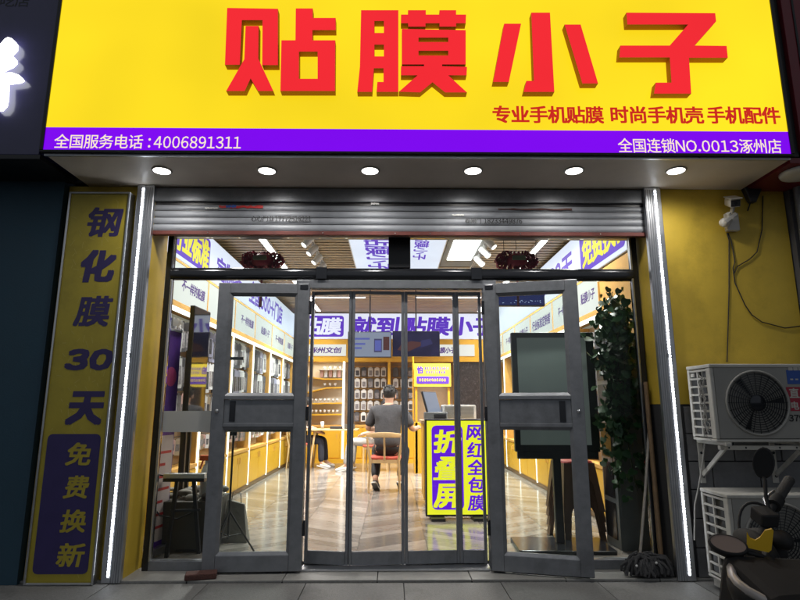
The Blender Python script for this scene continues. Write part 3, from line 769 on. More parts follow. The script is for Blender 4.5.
# ================================================================== WALL UNITS
def bay_label(side, i):
    return ('nearest', 'second', 'third', 'fourth', 'fifth', 'sixth', 'seventh')[i]
SXL, SXR = -2.13, 2.18
HB, HT = 2.25, 2.66
def wall_unit(side, i, y0, y1, txt, fill):
    """display bay: local x = towards the room; y along the wall"""
    xs = SXL if side < 0 else SXR; s = -side   # s = direction to the room
    t = T('display_unit', 'yellow display unit with lit edges along the %s wall, %s bay from the door' % ('left' if side < 0 else 'right', bay_label(side, i)), 'display shelf', (xs, (y0 + y1) / 2, FLOOR), group='display units along the side walls')
    Oq = (xs, (y0 + y1) / 2, FLOOR); D = .20
    def bx(x0, x1, *r): return (xs - s * x0, xs - s * x1) + r     # x0..x1 measured from the front plane into the wall
    def q(name, mat, *b, bevel=0, kind=None):
        mb = MB(Oq)
        for c in b: mb.box(*bx(*c))
        return mb.build(name, mat, t, bevel=bevel, kind=kind)
    q('back_panel', 'shelf_back', (D - .02, D, y0, y1, .64, 2.16))
    q('upright', 'wood_orange', (.012, D - .021, y0, y0 + .03, .64, 2.16)); q('upright', 'wood_orange', (.012, D - .021, y1 - .03, y1, .64, 2.16))
    q('top_board', 'wood_orange', (-.012, D, y0, y1, 2.205, 2.248))
    q('lit_edge', 'shelf_led', (.0, .011, y0 + .001, y0 + .040, FLOOR + .06, 2.16)); q('lit_edge', 'shelf_led', (-.004, .011, y0, y1, 2.162, 2.2045))
    cab = q('cabinet', 'shop_yellow', (.012, D, y0 + .041, y1, .12, .60)); q('cabinet_top', 'wood_orange', (-.004, D, y0 + .041, y1, .601, .638))
    q('plinth', 'shelf_back', (.05, D, y0, y1, FLOOR, .119))
    n = 2
    for k in range(n):
        a = y0 + .045 + (y1 - y0 - .05) * k / n; b = y0 + .045 + (y1 - y0 - .05) * (k + 1) / n
        dr = q('cabinet_door', 'shop_yellow', (.0, .0115, a + .006, b - .006, .135, .585), bevel=.003)
        mb = MB(Oq); yk = b - .05 if k == 0 else a + .05
        mb.box(*bx(-.012, -.0005, yk - .008, yk + .008, .46, .54)); mb.build('handle', 'wood_orange', dr)
    # header panel
    hp = q('header_panel', 'panel_white', (.0, .03, y0 + .012, y1 - .012, HB + .012, HT - .012))
    q('header_frame', 'wood_orange', (-.006, .04, y0, y1, HT - .011, HT + .012)); q('header_frame', 'wood_orange', (-.006, .04, y0 - .011, y0 + .0115, HB, HT - .0115)); q('header_frame', 'wood_orange', (-.006, .04, y0 + .012, y1 - .012, HB - .001, HB + .0115))
    mb = MB(Oq); u = UY * -side; L_ = y1 - y0
    if txt: text(mb, txt[0], (xs, (y0 + y1) / 2 + (.10 * -side if txt[2] else 0), (HB + HT) / 2), u, UZ, L_ * txt[1], .12 if txt[2] else .15, bold=.03, shear=.15)
    if txt: mb.build('header_lettering', 'panel_text', hp)
    # rails and hanging packs
    for r_, (z, kinds, hv) in enumerate(fill):
        q('rail', 'device_dark', (.12, .128, y0 + .05, y1 - .04, z + .005, z + .017))
        n = int((y1 - y0 - .10) / .088)
        for k in range(n):
            kind = kinds[(k * 5 + r_ * 3 + i * 2 + (k // 3)) % len(kinds)]
            yk = y0 + .085 + k * (y1 - y0 - .10) / n; nm = 'accessory_box' if hv < .2 else 'phone_case_pack'; key = (kind, hv)
            if key not in PACK:
                mb = MB(); wv = .034
                if nm == 'phone_case_pack': mb.rbox(-.009, .009, -wv, wv, -hv, -.022, r=.008, axis='x', n=2); mb.box(-.002, .002, -wv * .5, wv * .5, -.022, 0)
                else: mb.box(-.02, .02, -wv, wv, -hv, -.02); mb.box(-.016, .016, -wv * .8, wv * .8, -.019, -.008)
                o = PACK[key] = mb.build(nm, kind)
                mb = MB()
                if nm == 'phone_case_pack': mb.rbox(-.0108, .0108, -wv * .70, wv * .70, -hv * .88, -hv * .30, r=.008, axis='x', n=2)
                else: mb.box(-.0212, .0212, -wv * .7, wv * .7, -hv * .75, -hv * .35)
                mb.build('window', 'pack_window', o)
            else: o = link_copy(PACK[key])
            o.location = (xs - s * (.075 + random.uniform(-.012, .012)), yk + random.uniform(-.008, .008), z + .006)
            o.rotation_euler = (random.uniform(-.05, .05), 0, random.uniform(-.25, .25) + (R(25) * side)); o.scale = (1, 1, random.uniform(.86, 1.05))
            word = {'pack_white': 'white', 'pack_dark': 'dark', 'pack_pink': 'pinkish', 'pack_black_card': 'black', 'pack_lilac': 'lilac', 'pack_tan': 'tan'}[kind]
            wl = 'left' if side < 0 else 'right'; rw = ('top', 'second', 'third', 'fourth')[r_]
            tag(o, '%s %s on the %s wall, %s bay from the door, %s row' % (word, 'boxed accessory' if nm == 'accessory_box' else 'hanging phone case pack', wl, bay_label(side, i), rw), 'package', '%s packs, %s wall, %s bay, %s row' % (word, wl, bay_label(side, i), rw))
    return t
PACK = {}
KL = ('pack_dark', 'pack_white', 'pack_dark', 'pack_lilac', 'pack_white'); KM = ('pack_white', 'pack_tan', 'pack_dark', 'pack_pink'); KB = ('pack_black_card', 'pack_black_card', 'pack_white')
ysL = [.85, 1.95, 3.07, 4.18, 5.38, 6.50, 7.60]
A_ = ('不一样的贴膜', .62, True); B_ = ('贴膜小子', .5, True)
for i in range(6):
    wall_unit(-1, i, ysL[i], ysL[i + 1], (A_, B_, A_, B_, A_, B_)[i], [(2.12, KL, .345), (1.745, KL, .345), (1.37, KM, .345), (.92, KM, .17)])
ysR = [1.40, 2.28, 3.12, 4.36, 5.5, 6.6, 7.60]
for i in range(6):
    tx = (B_, A_, ('行业标准定制者', .8, False), B_, A_, B_)[i]
    wall_unit(1, i, ysR[i], ysR[i + 1], tx, [(2.06, KM, .17), (1.74, KL, .33), (1.36, KB, .17), (1.14, KB, .17)] if i < 4 else [])
# light boxes over the units
def wall_lightbox(side, y0, y1, label):
    xs = SXL if side < 0 else SXR; s = -side; Oq = (xs, (y0 + y1) / 2, HT)
    t = T('wall_lightbox', label, 'sign', Oq)
    z0, z1 = HT + .014, 3.19 if side < 0 else 3.25
    MB(Oq).box(xs - s * .12, xs - s * .002, y0, y1, z0, z1).build('casing', 'white_paint', t)
    MB(Oq).box(xs - s * .0015, xs + s * .003, y0 + .01, y1 - .01, z0 + .01, z1 - .01).build('face', 'lightbox_white', t)
    return t, Oq, xs + s * .003, (z0 + z1) / 2
t, Oq, xf, zc = wall_lightbox(-1, .6, 7.6, 'long lit wall sign above the left display units with purple lettering')
ya = atX(150, 232, SXL).y; yb = atX(209, 262, SXL).y
MB(Oq).rbox(xf, xf + .0035, .75, yb, zc - .21, zc + .20, r=.05, axis='x').build('purple_block', 'lightbox_purple', t)
mb = MB(Oq); text(mb, '行业标准', (xf + .0036, (.78 + yb) / 2, zc), UY, UZ, yb - .86, .33, bold=.04, shear=.1); mb.build('yellow_lettering', 'lightbox_yellow', t)
mb = MB(Oq); text(mb, '定制者', (xf, 2.72, zc - .03), UY, UZ, 1.1, .28, bold=.04, shear=.1); mb.build('purple_lettering', 'lightbox_purple', t)
mb = MB(Oq); text(mb, '全国500+门店', (xf, (atX(244, 305, SXL).y + atX(284, 328, SXL).y) / 2, zc), UY, UZ, 2.45, .33, bold=.04, shear=.1); mb.build('purple_lettering', 'lightbox_purple', t)
t, Oq, xf, zc = wall_lightbox(1, .62, 7.6, 'long lit wall sign above the right display units with yellow and purple lettering')
y1_ = atX(581, 262, SXR).y
MB(Oq).rbox(xf - .0035, xf, .50 + .15, y1_, zc - .23, zc + .22, r=.05, axis='x').build('purple_block', 'lightbox_purple', t)
mb = MB(Oq); text(mb, '免费换新', (xf - .0036, (.45 + y1_) / 2, zc), -UY, UZ, (y1_ - .62), .34, bold=.04, shear=.1); mb.build('yellow_lettering', 'lightbox_yellow', t)
mb = MB(Oq); text(mb, '贴膜30天', (xf, y1_ + 1.25, zc), -UY, UZ, 1.9, .33, bold=.04, shear=.1); mb.build('purple_lettering', 'lightbox_purple', t)

# ================================================================== BACK WALL
YW = 7.90
def bk(px, py, y=YW): return atY(px, py, y)
t = T('back_lightbox', 'lit sign across the back wall with large purple lettering', 'sign', (0, YW, 2.72)); Oq = (0, YW, 2.72)
MB(Oq).box(-2.25, 2.3, YW + .0, YW + .2, 2.70, 3.28).build('casing', 'white_paint', t)
MB(Oq).box(-2.24, 2.29, YW - .004, YW - .0005, 2.71, 3.27).build('face', 'lightbox_white', t)
MB(Oq).rbox(bk(290, 325).x, bk(343.8, 325).x, YW - .008, YW - .0045, 2.75, 3.22, r=.06, axis='y').build('purple_block', 'lightbox_purple', t)
def btext(body, a, b, z, h, mat, y, name='purple_lettering'):
    A, B = bk(a, 325), bk(b, 325); mb = MB(Oq); text(mb, body, ((A.x + B.x) / 2, y, z), UX, UZ, B.x - A.x, h, bold=.045, shear=.1); mb.build(name, mat, t)
btext('贴膜', 301, 341, 2.985, .36, 'lightbox_white', YW - .0085, 'white_lettering')
btext('就到', 353, 398, 2.99, .40, 'lightbox_purple', YW - .0045)
btext('贴膜小子', 404, 495, 2.99, .40, 'lightbox_purple', YW - .0045)

bd = T('back_display_wall', 'yellow built-in display wall at the back of the shop', 'display shelf', (0, YW, FLOOR)); Oq = (0, YW, FLOOR)
def q(name, mat, x0, x1, y0, y1, z0, z1, parent=None, bevel=0): return MB(Oq).box(x0, x1, y0, y1, z0, z1).build(name, mat, parent or bd, bevel=bevel)
q('header_band', 'shop_yellow', -2.2, 2.25, YW + .01, YW + .1, 2.27, 2.699)
q('back_board', 'shelf_back', -2.2, 2.25, YW + .33, YW + .36, FLOOR, 2.27)
q('shelf_edge', 'shop_yellow', -2.2, 2.25, YW - .03, YW + .329, 2.20, 2.269)
for px0, px1, body, wfrac in ((300, 346, '涿州文创', .68), (434, 474.5, '贴膜小子', .5)):
    A, B = bk(px0, 350), bk(px1, 350)
    hp = q('header_panel', 'panel_white', A.x, B.x, YW - .004, YW + .009, bk(400, 356).z, bk(400, 344.5).z)
    mb = MB(Oq); text(mb, body, ((A.x + B.x) / 2 + (.05 if px0 < 400 else -.2), YW - .004, bk(400, 350.2).z), UX, UZ, (B.x - A.x) * wfrac, .13, bold=.035, shear=.12); mb.build('header_lettering', 'panel_text', hp)
xp = [bk(p, 400).x for p in (299, 343.5, 389, 410, 456.5, 485)]
q('lit_post', 'shelf_led', xp[1] - .022, xp[1] + .022, YW - .03, YW + .02, FLOOR + .06, 2.199)
q('post', 'shop_yellow', xp[2] - .03, xp[2] + .03, YW - .03, YW + .329, .84, 2.199)
q('post', 'shop_yellow', xp[4] - .04, xp[4] + .02, YW - .03, YW + .329, .84, 2.199)
q('post', 'shop_yellow', xp[5] - .0, xp[5] + .05, YW - .03, YW + .329, FLOOR, 2.199)
q('mirror_panel', 'dark_speckle', xp[4] + .021, xp[5] - .001, YW + .02, YW + .05, .5, 2.199)
cb = q('cabinet', 'shop_yellow', -2.2, xp[3] + .2, YW - .0, YW + .329, .14, .80); q('cabinet_top', 'wood_orange', -2.2, xp[3] + .2, YW - .02, YW + .329, .801, .839)
q('plinth', 'shop_yellow', -2.2, xp[3] + .2, YW - .05, YW + .329, FLOOR, .1395)
x = -2.1
while x < xp[3]:
    d_ = q('cabinet_door', 'shop_yellow', x + .005, x + .47, YW - .014, YW - .0005, .16, .785, bevel=.003); q('handle', 'wood_orange', x + .41, x + .43, YW - .026, YW - .0145, .56, .66, parent=d_); x += .48
# white alcove with wavy orange shelves
q('alcove_back', 'cream', xp[0] - .15, xp[1] - .023, YW + .30, YW + .329, .84, 2.199)
for k, (pts) in enumerate(([(300, 374), (315, 378), (324, 379), (342, 379)], [(300, 394), (313, 391), (326, 388), (342, 387.5)], [(300, 404), (320, 403.5), (342, 403.2)], [(300, 415), (320, 414.7), (342, 414.5)])):
    P = [bk(a, b) for a, b in pts]; mb = MB(Oq)
    for p_, q_ in zip(P[:-1], P[1:]):
        mb.hexa([(p_.x, YW + .02, p_.z - .014), (q_.x, YW + .02, q_.z - .014), (q_.x, YW + .299, q_.z - .014), (p_.x, YW + .299, p_.z - .014),
                 (p_.x, YW + .02, p_.z + .014), (q_.x, YW + .02, q_.z + .014), (q_.x, YW + .299, q_.z + .014), (p_.x, YW + .299, p_.z + .014)])
    mb.build('shelf', 'shop_yellow', bd)
al = bpy.data.lights.new('lamp', 'AREA'); al.shape = 'RECTANGLE'; al.size = .8; al.size_y = .05; al.energy = 4; al.color = (1, .9, .72)
ao = bpy.data.objects.new('lamp', al); col.objects.link(ao); ao.parent = bd; ao.location = ((xp[0] + xp[1]) / 2, .06, 2.17 - FLOOR)
# small cups and boxes on the alcove shelves
def first_or_copy(key, make, store={}):
    if key not in store: store[key] = make(); return store[key]
    o = store[key].copy(); col.objects.link(o); return o
for row, (py, n, kind) in enumerate(((370, 4, 'cup'), (377.6, 5, 'box'), (386.3, 3, 'cup'), (402, 7, 'cup'), (413.3, 7, 'cup'))):
    for k in range(n):
        px = 311 + k * 30 / 7 if n == 7 else (324 + k * 5.3 if n < 5 else 321 + k * 4.4)
        p = bk(px, py)
        if kind == 'cup':
            o = first_or_copy('cup', lambda: MB().lathe([(0, 0), (.022, 0), (.030, .06), (.027, .06), (.020, .006), (0, .006)], n=10).build('cup', 'device_white'))
            tag(o, 'tiny white cup in the lit back alcove, shelf row %s from the top' % ('one', 'two', 'three', 'four', 'five')[row], 'cup', 'white cups in the alcove, row %s' % ('one', 'two', 'three', 'four', 'five')[row])
        else:
            o = first_or_copy('bx' + str(k % 2), lambda: MB().box(-.035, .035, -.03, .03, 0, .16).build('gift_box', ('pack_pink', 'pack_white')[k % 2], bevel=.003))
            tag(o, 'small %s upright box in the lit alcove at the back' % ('pinkish', 'white')[k % 2], 'box', '%s boxes in the alcove' % ('pinkish', 'white')[k % 2])
        o.location = (p.x, YW + .12, p.z - (0.0 if row else .3) + .012)
        if row == 0: o.location.z = bk(px, 369).z
    if row == 0: q('shelf', 'cream', bk(318, 370).x, xp[1] - .03, YW + .02, YW + .299, bk(320, 369).z - .02, bk(320, 369).z)
# hanging packs of the two middle bays
bpk = {}
for bi, (x0, x1, n) in enumerate(((xp[1] + .06, xp[2] - .05, 6), (xp[2] + .06, xp[3] + .1, 3))):
    for r_ in range(5):
        z = 2.10 - r_ * .245
        q('rail', 'wood_orange', x0, x1, YW + .29, YW + .305, z, z + .02)
        for k in range(n):
            kind = ('pack_white', 'pack_dark')[(bi + (k * 7 + r_ * 3) % 5 // 4) % 2] if bi == 0 else ('pack_dark', 'pack_white')[r_ % 2]
            if kind not in bpk:
                mb = MB(); mb.rbox(-.056, .056, -.012, .012, -.205, -.022, r=.012, axis='y', n=2); mb.box(-.03, .03, -.002, .002, -.022, 0); mb.tube([(0, -.02, 0), (0, .06, .006)], .003, 6)
                o = bpk[kind] = mb.build('phone_case_pack', kind)
                mb = MB(); mb.rbox(-.038, .038, -.0145, -.0122, -.185, -.075, r=.010, axis='y', n=2); mb.build('window', 'pack_window', o)
            else: o = link_copy(bpk[kind])
            o.location = (x0 + (k + .5) * (x1 - x0) / n, YW + .22, z - .005); o.rotation_euler = (0, random.uniform(-.03, .03), random.uniform(-.1, .1))
            tag(o, '%s phone case pack on the back wall, %s bay, row %s from the top' % (('white', 'dark')[kind == 'pack_dark'], ('wide', 'narrow')[bi], ('one', 'two', 'three', 'four', 'five')[r_]), 'package', '%s packs, %s back bay, row %s' % (('white', 'dark')[kind == 'pack_dark'], ('wide', 'narrow')[bi], ('one', 'two', 'three', 'four', 'five')[r_]))

# ================================================================== HANGING SCREENS
for k, (a, b, top, bot, lab) in enumerate(((348, 391.5, 331.5, 357.5, 'hanging screen showing a pale phone advert'), (392.5, 440, 331, 356.5, 'hanging screen showing a dark picture of a hand'))):
    y = 5.0; A, B = atY(a, top, y), atY(b, bot, y); c = ((A.x + B.x) / 2, y, B.z)
    t = T('hanging_screen', lab, 'screen', c); x0, x1, z0, z1 = A.x, B.x, B.z, A.z
    MB(c).box(x0, x1, y, y + .045, z0, z1).build('casing', 'device_dark', t, bevel=.004)
    s_ = MB(c).box(x0 + .012, x1 - .012, y - .003, y - .0005, z0 + .014, z1 - .012).build('display', 'screen_pale' if k == 0 else 'screen_dark', t)
    w_, h_ = x1 - x0, z1 - z0
    if k == 0:
        MB(c).box(x0 + w_ * .60, x0 + w_ * .78, y - .0045, y - .0032, z0 + h_ * .2, z0 + h_ * .72).build('pictured_phone', 'screen_ink', s_)
        MB(c).box(x0 + w_ * .62, x0 + w_ * .76, y - .0055, y - .0047, z0 + h_ * .26, z0 + h_ * .66).build('phone_picture', 'screen_blue', s_)
        MB(c).box(x0 + w_ * .81, x0 + w_ * .95, y - .0045, y - .0032, z0 + h_ * .28, z0 + h_ * .8).build('pictured_phone', 'screen_tan', s_)
        mb = MB(c)
        for j, (ww, zz_) in enumerate(((.40, .72), (.30, .52), (.22, .36))): mb.box(x0 + w_ * .10, x0 + w_ * (.10 + ww), y - .0042, y - .0032, z0 + h_ * (zz_ - .035), z0 + h_ * (zz_ + .035))
        mb.build('advert_lines', 'screen_blue', s_)
    else:
        mb = MB(c); mb.prism([[(x0 + w_ * a_, z0 + h_ * b_) for a_, b_ in ((.1, .25), (.35, .2), (.6, .42), (.62, .55), (.4, .6), (.2, .5))]], (0, y - .0042, 0), UX, UZ, .001); mb.build('pictured_hand', 'screen_tan', s_)
        mb = MB(c); mb.prism([[(x0 + w_ * a_, z0 + h_ * b_) for a_, b_ in ((.6, .35), (.85, .5), (.8, .7), (.6, .62))]], (0, y - .0046, 0), UX, UZ, .001); mb.build('pictured_phone', 'screen_dim', s_)
    for f in (.5,): MB(c).tube([(x0 + w_ * f, y + .02, z1), (x0 + w_ * f, y + .02, CEIL)], .012, 8).build('ceiling_rod', 'device_dark', t)

# ================================================================== CHAIRS AND PEOPLE
def skin_mesh(name, pts, edges, mat, parent, root=0, sub=2):
    me = bpy.data.meshes.new(name); me.from_pydata([p[0] for p in pts], edges, []); me.update()
    o = bpy.data.objects.new(name, me); col.objects.link(o)
    sk = o.modifiers.new('skin', 'SKIN'); sk.use_smooth_shade = True
    sv = me.skin_vertices[0].data
    for i, p in enumerate(pts):
        r = p[1]; sv[i].radius = (r, r) if not isinstance(r, tuple) else r
    sv[root].use_root = True
    ss = o.modifiers.new('sub', 'SUBSURF'); ss.levels = sub; ss.render_levels = sub
    bpy.context.view_layer.update()
    m2 = bpy.data.meshes.new_from_object(o.evaluated_get(bpy.context.evaluated_depsgraph_get()))
    bpy.data.objects.remove(o); bpy.data.meshes.remove(me)
    m2.name = name; m2.materials.clear(); m2.materials.append(MATS[mat])
    for p in m2.polygons: p.use_smooth = True
    o = bpy.data.objects.new(name, m2); col.objects.link(o); o.parent = parent
    return o
def wood_chair(loc, rz, label):
    t = T('wooden_chair', label, 'chair', loc, rz)
    for sx in (-1, 1):
        MB().tube([(sx * .19, .21, 0), (sx * .185, .20, .44)], [.013, .020], 10).build('leg', 'light_oak', t)
        MB().tube([(sx * .22, -.24, 0), (sx * .20, -.21, .44), (sx * .23, -.25, .62), (sx * .245, -.25, .755)], [.013, .020, .017, .015], 10).build('leg', 'light_oak', t)
        MB().bar((sx * .19, .19, .425), (sx * .20, -.20, .425), .02, .045).build('side_rail', 'light_oak', t)
    MB().bar((-.19, .20, .425), (.19, .20, .425), .02, .045).build('front_rail', 'light_oak', t); MB().bar((-.20, -.21, .425), (.20, -.21, .425), .02, .045).build('rear_rail', 'light_oak', t)
    MB().tube([(0, -.215, .44), (0, -.235, .62), (0, -.285, .76)], [.016, .014, .014], 8).build('splat', 'light_oak', t)
    mb = MB(); P = []; n = 12
    for i in range(n + 1):
        a = -1 + 2 * i / n; P.append((a * .27, -.285 + .16 * abs(a) ** 2.6, .775 + .02 * (1 - a * a)))
    rings = []
    for i, p in enumerate(P):
        a = abs(-1 + 2 * i / n); hh = .038 * (1 - a ** 3 * .55); ww = .014 + .010 * a
        rings += [(p[0], p[1] - ww, p[2] - hh), (p[0], p[1] + ww, p[2] - hh), (p[0], p[1] + ww, p[2] + hh), (p[0], p[1] - ww, p[2] + hh)]
    fs = [(i * 4 + j, i * 4 + (j + 1) % 4, (i + 1) * 4 + (j + 1) % 4, (i + 1) * 4 + j) for i in range(n) for j in range(4)] + [(0, 1, 2, 3), (n * 4 + 3, n * 4 + 2, n * 4 + 1, n * 4)]
    mb.add(rings, fs, True); mb.build('backrest', 'light_oak', t, bevel=.006)
    mb = MB(); mb.rbox(-.225, .225, -.20, .225, .449, .485, r=.06, axis='z', n=4); mb.build('seat', 'seat_red', t, bevel=.012)
    return t
def seated_person(loc, rz, label, shirt, trous, sc_=1.0, pose=0):
    """local: faces +y, seat height .485"""
    t = T('person', label, 'person', loc, rz); t.scale = (sc_, sc_, sc_)
    hipz = .575
    if pose == 0:   # feet tucked back under the chair, toes down; right arm out to the work
        kn = [(-.20, .36, .52), (.20, .38, .52)]; an = [(-.155, -.02, .17), (.175, .02, .17)]; toe = [(-.150, .10, .045), (.185, .13, .045)]
        el = [(-.29, .10, .80), (.33, .13, .80)]; ha = [(-.20, .36, .80), (.38, .38, .82)]
        spine = [(0, 0, hipz), (0, .02, .72), (0, .07, .90), (0, .12, 1.06)]; neck = (0, .16, 1.14); head = (0, .20, 1.26)
    else:           # feet flat in front
        kn = [(-.14, .45, .56), (.14, .43, .54)]; an = [(-.13, .50 + .04 * (pose == 2), .12), (.13, .44 + .02 * (pose == 2), .12)]; toe = [(-.14, .64 + .04 * (pose == 2), .05), (.14, .58 + .02 * (pose == 2), .05)]
        el = [(-.27, .12, .80), (.27, .12, .80)]; ha = [(-.16, .36, .72), (.16, .36, .72)]
        spine = [(0, 0, hipz), (0, .0, .72), (0, .02, .90), (0, .04, 1.06)]; neck = (0, .07, 1.14); head = (0, .09, 1.26)
        if pose == 2: spine = [(0, 0, hipz), (0, -.05, .71), (0, -.12, .87), (0, -.19, 1.01)]; neck = (0, -.21, 1.09); head = (0, -.21, 1.21); el = [(-.27, -.06, .76), (.27, -.06, .76)]; ha = [(-.16, .20, .70), (.16, .20, .70)]
    # body: one continuous skinned figure
    pts = [(spine[0], (.15, .10)), (spine[1], (.145, .10)), (spine[2], (.16, .105)), (spine[3], (.14, .09)), (neck, .052), ((head[0], head[1] - .02, head[2] - .04), .07), (head, (.075, .092)), ((head[0], head[1], head[2] + .07), (.06, .075))]
    ed = [(0, 1), (1, 2), (2, 3), (3, 4), (4, 5), (5, 6), (6, 7)]
    for i, s in enumerate((-1, 1)):
        b = len(pts); shd = (s * .185, spine[3][1] - .005, spine[3][2] - .015)
        pts += [(shd, .062), (el[i], .042), (ha[i], .030), (tuple(Vector(ha[i]) + (Vector(ha[i]) - Vector(el[i])).normalized() * .07), (.040, .018))]
        ed += [(3, b), (b, b + 1), (b + 1, b + 2), (b + 2, b + 3)]
        b = len(pts); hip = (s * .10, .02, hipz - .02)
        pts += [(hip, .085), (kn[i], .062), (an[i], .040), (toe[i], (.042, .028))]
        ed += [(0, b), (b, b + 1), (b + 1, b + 2), (b + 2, b + 3)]
    body = skin_mesh('body', pts, ed, 'skin', t)
    for i, s in enumerate((-1, 1)):       # fingers and thumb rooted in the palm
        hd = Vector(ha[i]); d = (hd - Vector(el[i])).normalized(); sd = d.cross(UZ).normalized(); tip = hd + d * .07
        for k in range(4):
            r0 = tip + sd * (.012 * (k - 1.5) * 1.6) - d * .01; L_ = (.060, .072, .068, .052)[k]
            skin_mesh('finger', [(r0, .0085), (r0 + d * L_ * .55 - UZ * .008, .008), (r0 + d * L_ - UZ * .03, .0065)], [(0, 1), (1, 2)], 'skin', body, sub=1)
        th0 = hd + d * .02 - sd * s * .028
        skin_mesh('thumb', [(th0, .010), (th0 + d * .025 - sd * s * .02, .009), (th0 + d * .055 - sd * s * .022 - UZ * .008, .0075)], [(0, 1), (1, 2)], 'skin', body, sub=1)
    # shirt: torso and sleeves
    P = [((0, spine[0][1] - .01, hipz - .045), (.205, .150)), ((0, spine[1][1], .70), (.192, .14)), ((0, spine[2][1], .90), (.195, .135)), ((0, spine[3][1], 1.055), (.165, .105)), ((0, neck[1] - .012, 1.12), .066)]
    ed = [(0, 1), (1, 2), (2, 3), (3, 4)]
    for i, s in enumerate((-1, 1)):
        b = len(P); shd = Vector((s * .195, spine[3][1] - .005, spine[3][2] - .015)); e = Vector(el[i])
        P += [(tuple(shd), .088), (tuple(shd.lerp(e, .5)), .078), (tuple(shd.lerp(e, .88)), .072)]
        ed += [(3, b), (b, b + 1), (b + 1, b + 2)]
    skin_mesh('shirt', P, ed, shirt, t, root=0)
    P = [((0, 0, hipz + .02), (.175, .125)), ((0, .01, hipz - .03), (.18, .115))]; ed = [(0, 1)]
    for i, s in enumerate((-1, 1)):
        b = len(P); k_ = Vector(kn[i]); a_ = Vector(an[i])
        P += [((s * .105, .04, hipz - .02), .102), (tuple(k_), .080), (tuple(k_.lerp(a_, .55)), .068), (tuple(k_.lerp(a_, .97)), .058)]
        ed += [(1, b), (b, b + 1), (b + 1, b + 2), (b + 2, b + 3)]
    skin_mesh('trousers', P, ed, trous, t)
    for i in (0, 1):
        a_ = Vector(an[i]); o_ = Vector(toe[i]); d = (o_ - a_).normalized()
        heel = a_ - Vector((d.x, d.y, 0)).normalized() * .03 - UZ * .03
        white = pose != 0
        s_ = skin_mesh('shoe', [(tuple(heel), (.042, .040)), (tuple(heel.lerp(o_, .5)), (.046, .044)), (tuple(o_), (.048, .034)), (tuple(o_ + (o_ - heel).normalized() * .05), (.038, .024))], [(0, 1), (1, 2), (2, 3)], 'shoe_dark' if not white else 'shoe_sole', t)
        # sole: a slab on the underside of the shoe
        ax = (o_ - heel).normalized(); sd = ax.cross(UZ).normalized(); dn = ax.cross(sd).normalized()
        if dn.z > 0: dn = -dn
        mb = MB(); base = heel - ax * .045; prof = []
        for f, wv in ((0, .028), (.12, .040), (.4, .037), (.7, .047), (.92, .040), (1, .020)):
            prof.append((base + ax * (.27 * f), wv))
        lo = [p + sd * wv + dn * .040 for p, wv in prof] + [p - sd * wv + dn * .040 for p, wv in prof[::-1]]; up = [p - dn * .016 for p in lo]
        m_ = len(lo); mb.add(lo + up, [tuple(range(m_)), tuple(range(m_, 2 * m_))[::-1]] + [(i_, (i_ + 1) % m_, m_ + (i_ + 1) % m_, m_ + i_) for i_ in range(m_)])
        mb.build('sole', 'shoe_sole', s_)
        mb = MB(); lo2 = [p + dn * .001 + (sum(lo, Vector()) / m_ - p) * .10 for p in lo]; mb.add(lo2 + [p + dn * .003 for p in lo2], [tuple(range(m_))[::-1], tuple(range(m_, 2 * m_))] + [(i_, (i_ + 1) % m_, m_ + (i_ + 1) % m_, m_ + i_) for i_ in range(m_)])
        mb.build('tread', 'shoe_tread', s_)
    # head details
    h = Vector(head)
    mb = MB(); mb.ell(h + Vector((0, -.012, .035)), (.090, .105, .095), 18, 12); hr = mb.build('hair', 'hair', t)
    mb = MB(); rr = random.Random(5)
    for k in range(90):
        a = rr.uniform(0, 2 * math.pi); e = rr.uniform(.1, 1.5); n_ = Vector((math.cos(a) * math.cos(e), math.sin(a) * math.cos(e), math.sin(e)))
        if n_.y > .5 and n_.z < .3: continue
        c = h + Vector((0, -.012, .035)) + Vector((n_.x * .088, n_.y * .103, n_.z * .093)); d2 = Vector((rr.uniform(-1, 1), rr.uniform(-1, 1), -.6)).normalized()
        mb.tube([c - d2 * .02, c + n_ * .006, c + d2 * .025], [.009, .011, .002], 5)
    mb.build('hair_locks', 'hair', hr)
    for s in (-1, 1):
        MB().ell(h + Vector((s * .082, .0, -.015)), (.012, .022, .034), 8, 6).build('ear', 'skin', body)
        MB().ell(h + Vector((s * .032, .090, .004)), (.013, .008, .008), 8, 6).build('eye', 'shoe_sole', body)
        MB().ell(h + Vector((s * .032, .097, .004)), (.006, .004, .006), 8, 6).build('pupil', 'hair', body)
    MB().ell(h + Vector((0, .100, -.020)), (.013, .020, .024), 8, 6).build('nose', 'skin', body)
    MB().ell(h + Vector((0, .088, -.062)), (.024, .010, .008), 8, 6).build('mouth', 'seat_red', body)
    return t
pc = atZ(386, 486, FLOOR)
wood_chair((pc.x, 3.98, FLOOR), R(-4), 'wooden chair with red seat under the person in the grey shirt')
seated_person((pc.x + .02, 4.0, FLOOR - .02), R(-8), 'person in dark grey t-shirt and black trousers seated with back to the door', 'shirt', 'trousers_black', 1.09, 0)
wood_chair((-1.82, 7.05, FLOOR), R(-90), 'wooden chair with red seat far left beside the white alcove')
seated_person((-1.84, 7.05, FLOOR - .02), R(-90), 'person in dark jeans seated at the far left, mostly hidden by the door', 'shirt', 'jeans_dark', 1.0, 1)
wood_chair((-.32, 6.45, FLOOR), R(84), 'wooden chair far back behind the person in the grey shirt')
seated_person((-.33, 6.45, FLOOR - .02), R(84), 'person in light grey trousers seated behind the person in the grey shirt', 'shirt', 'trousers_grey', 1.0, 2)
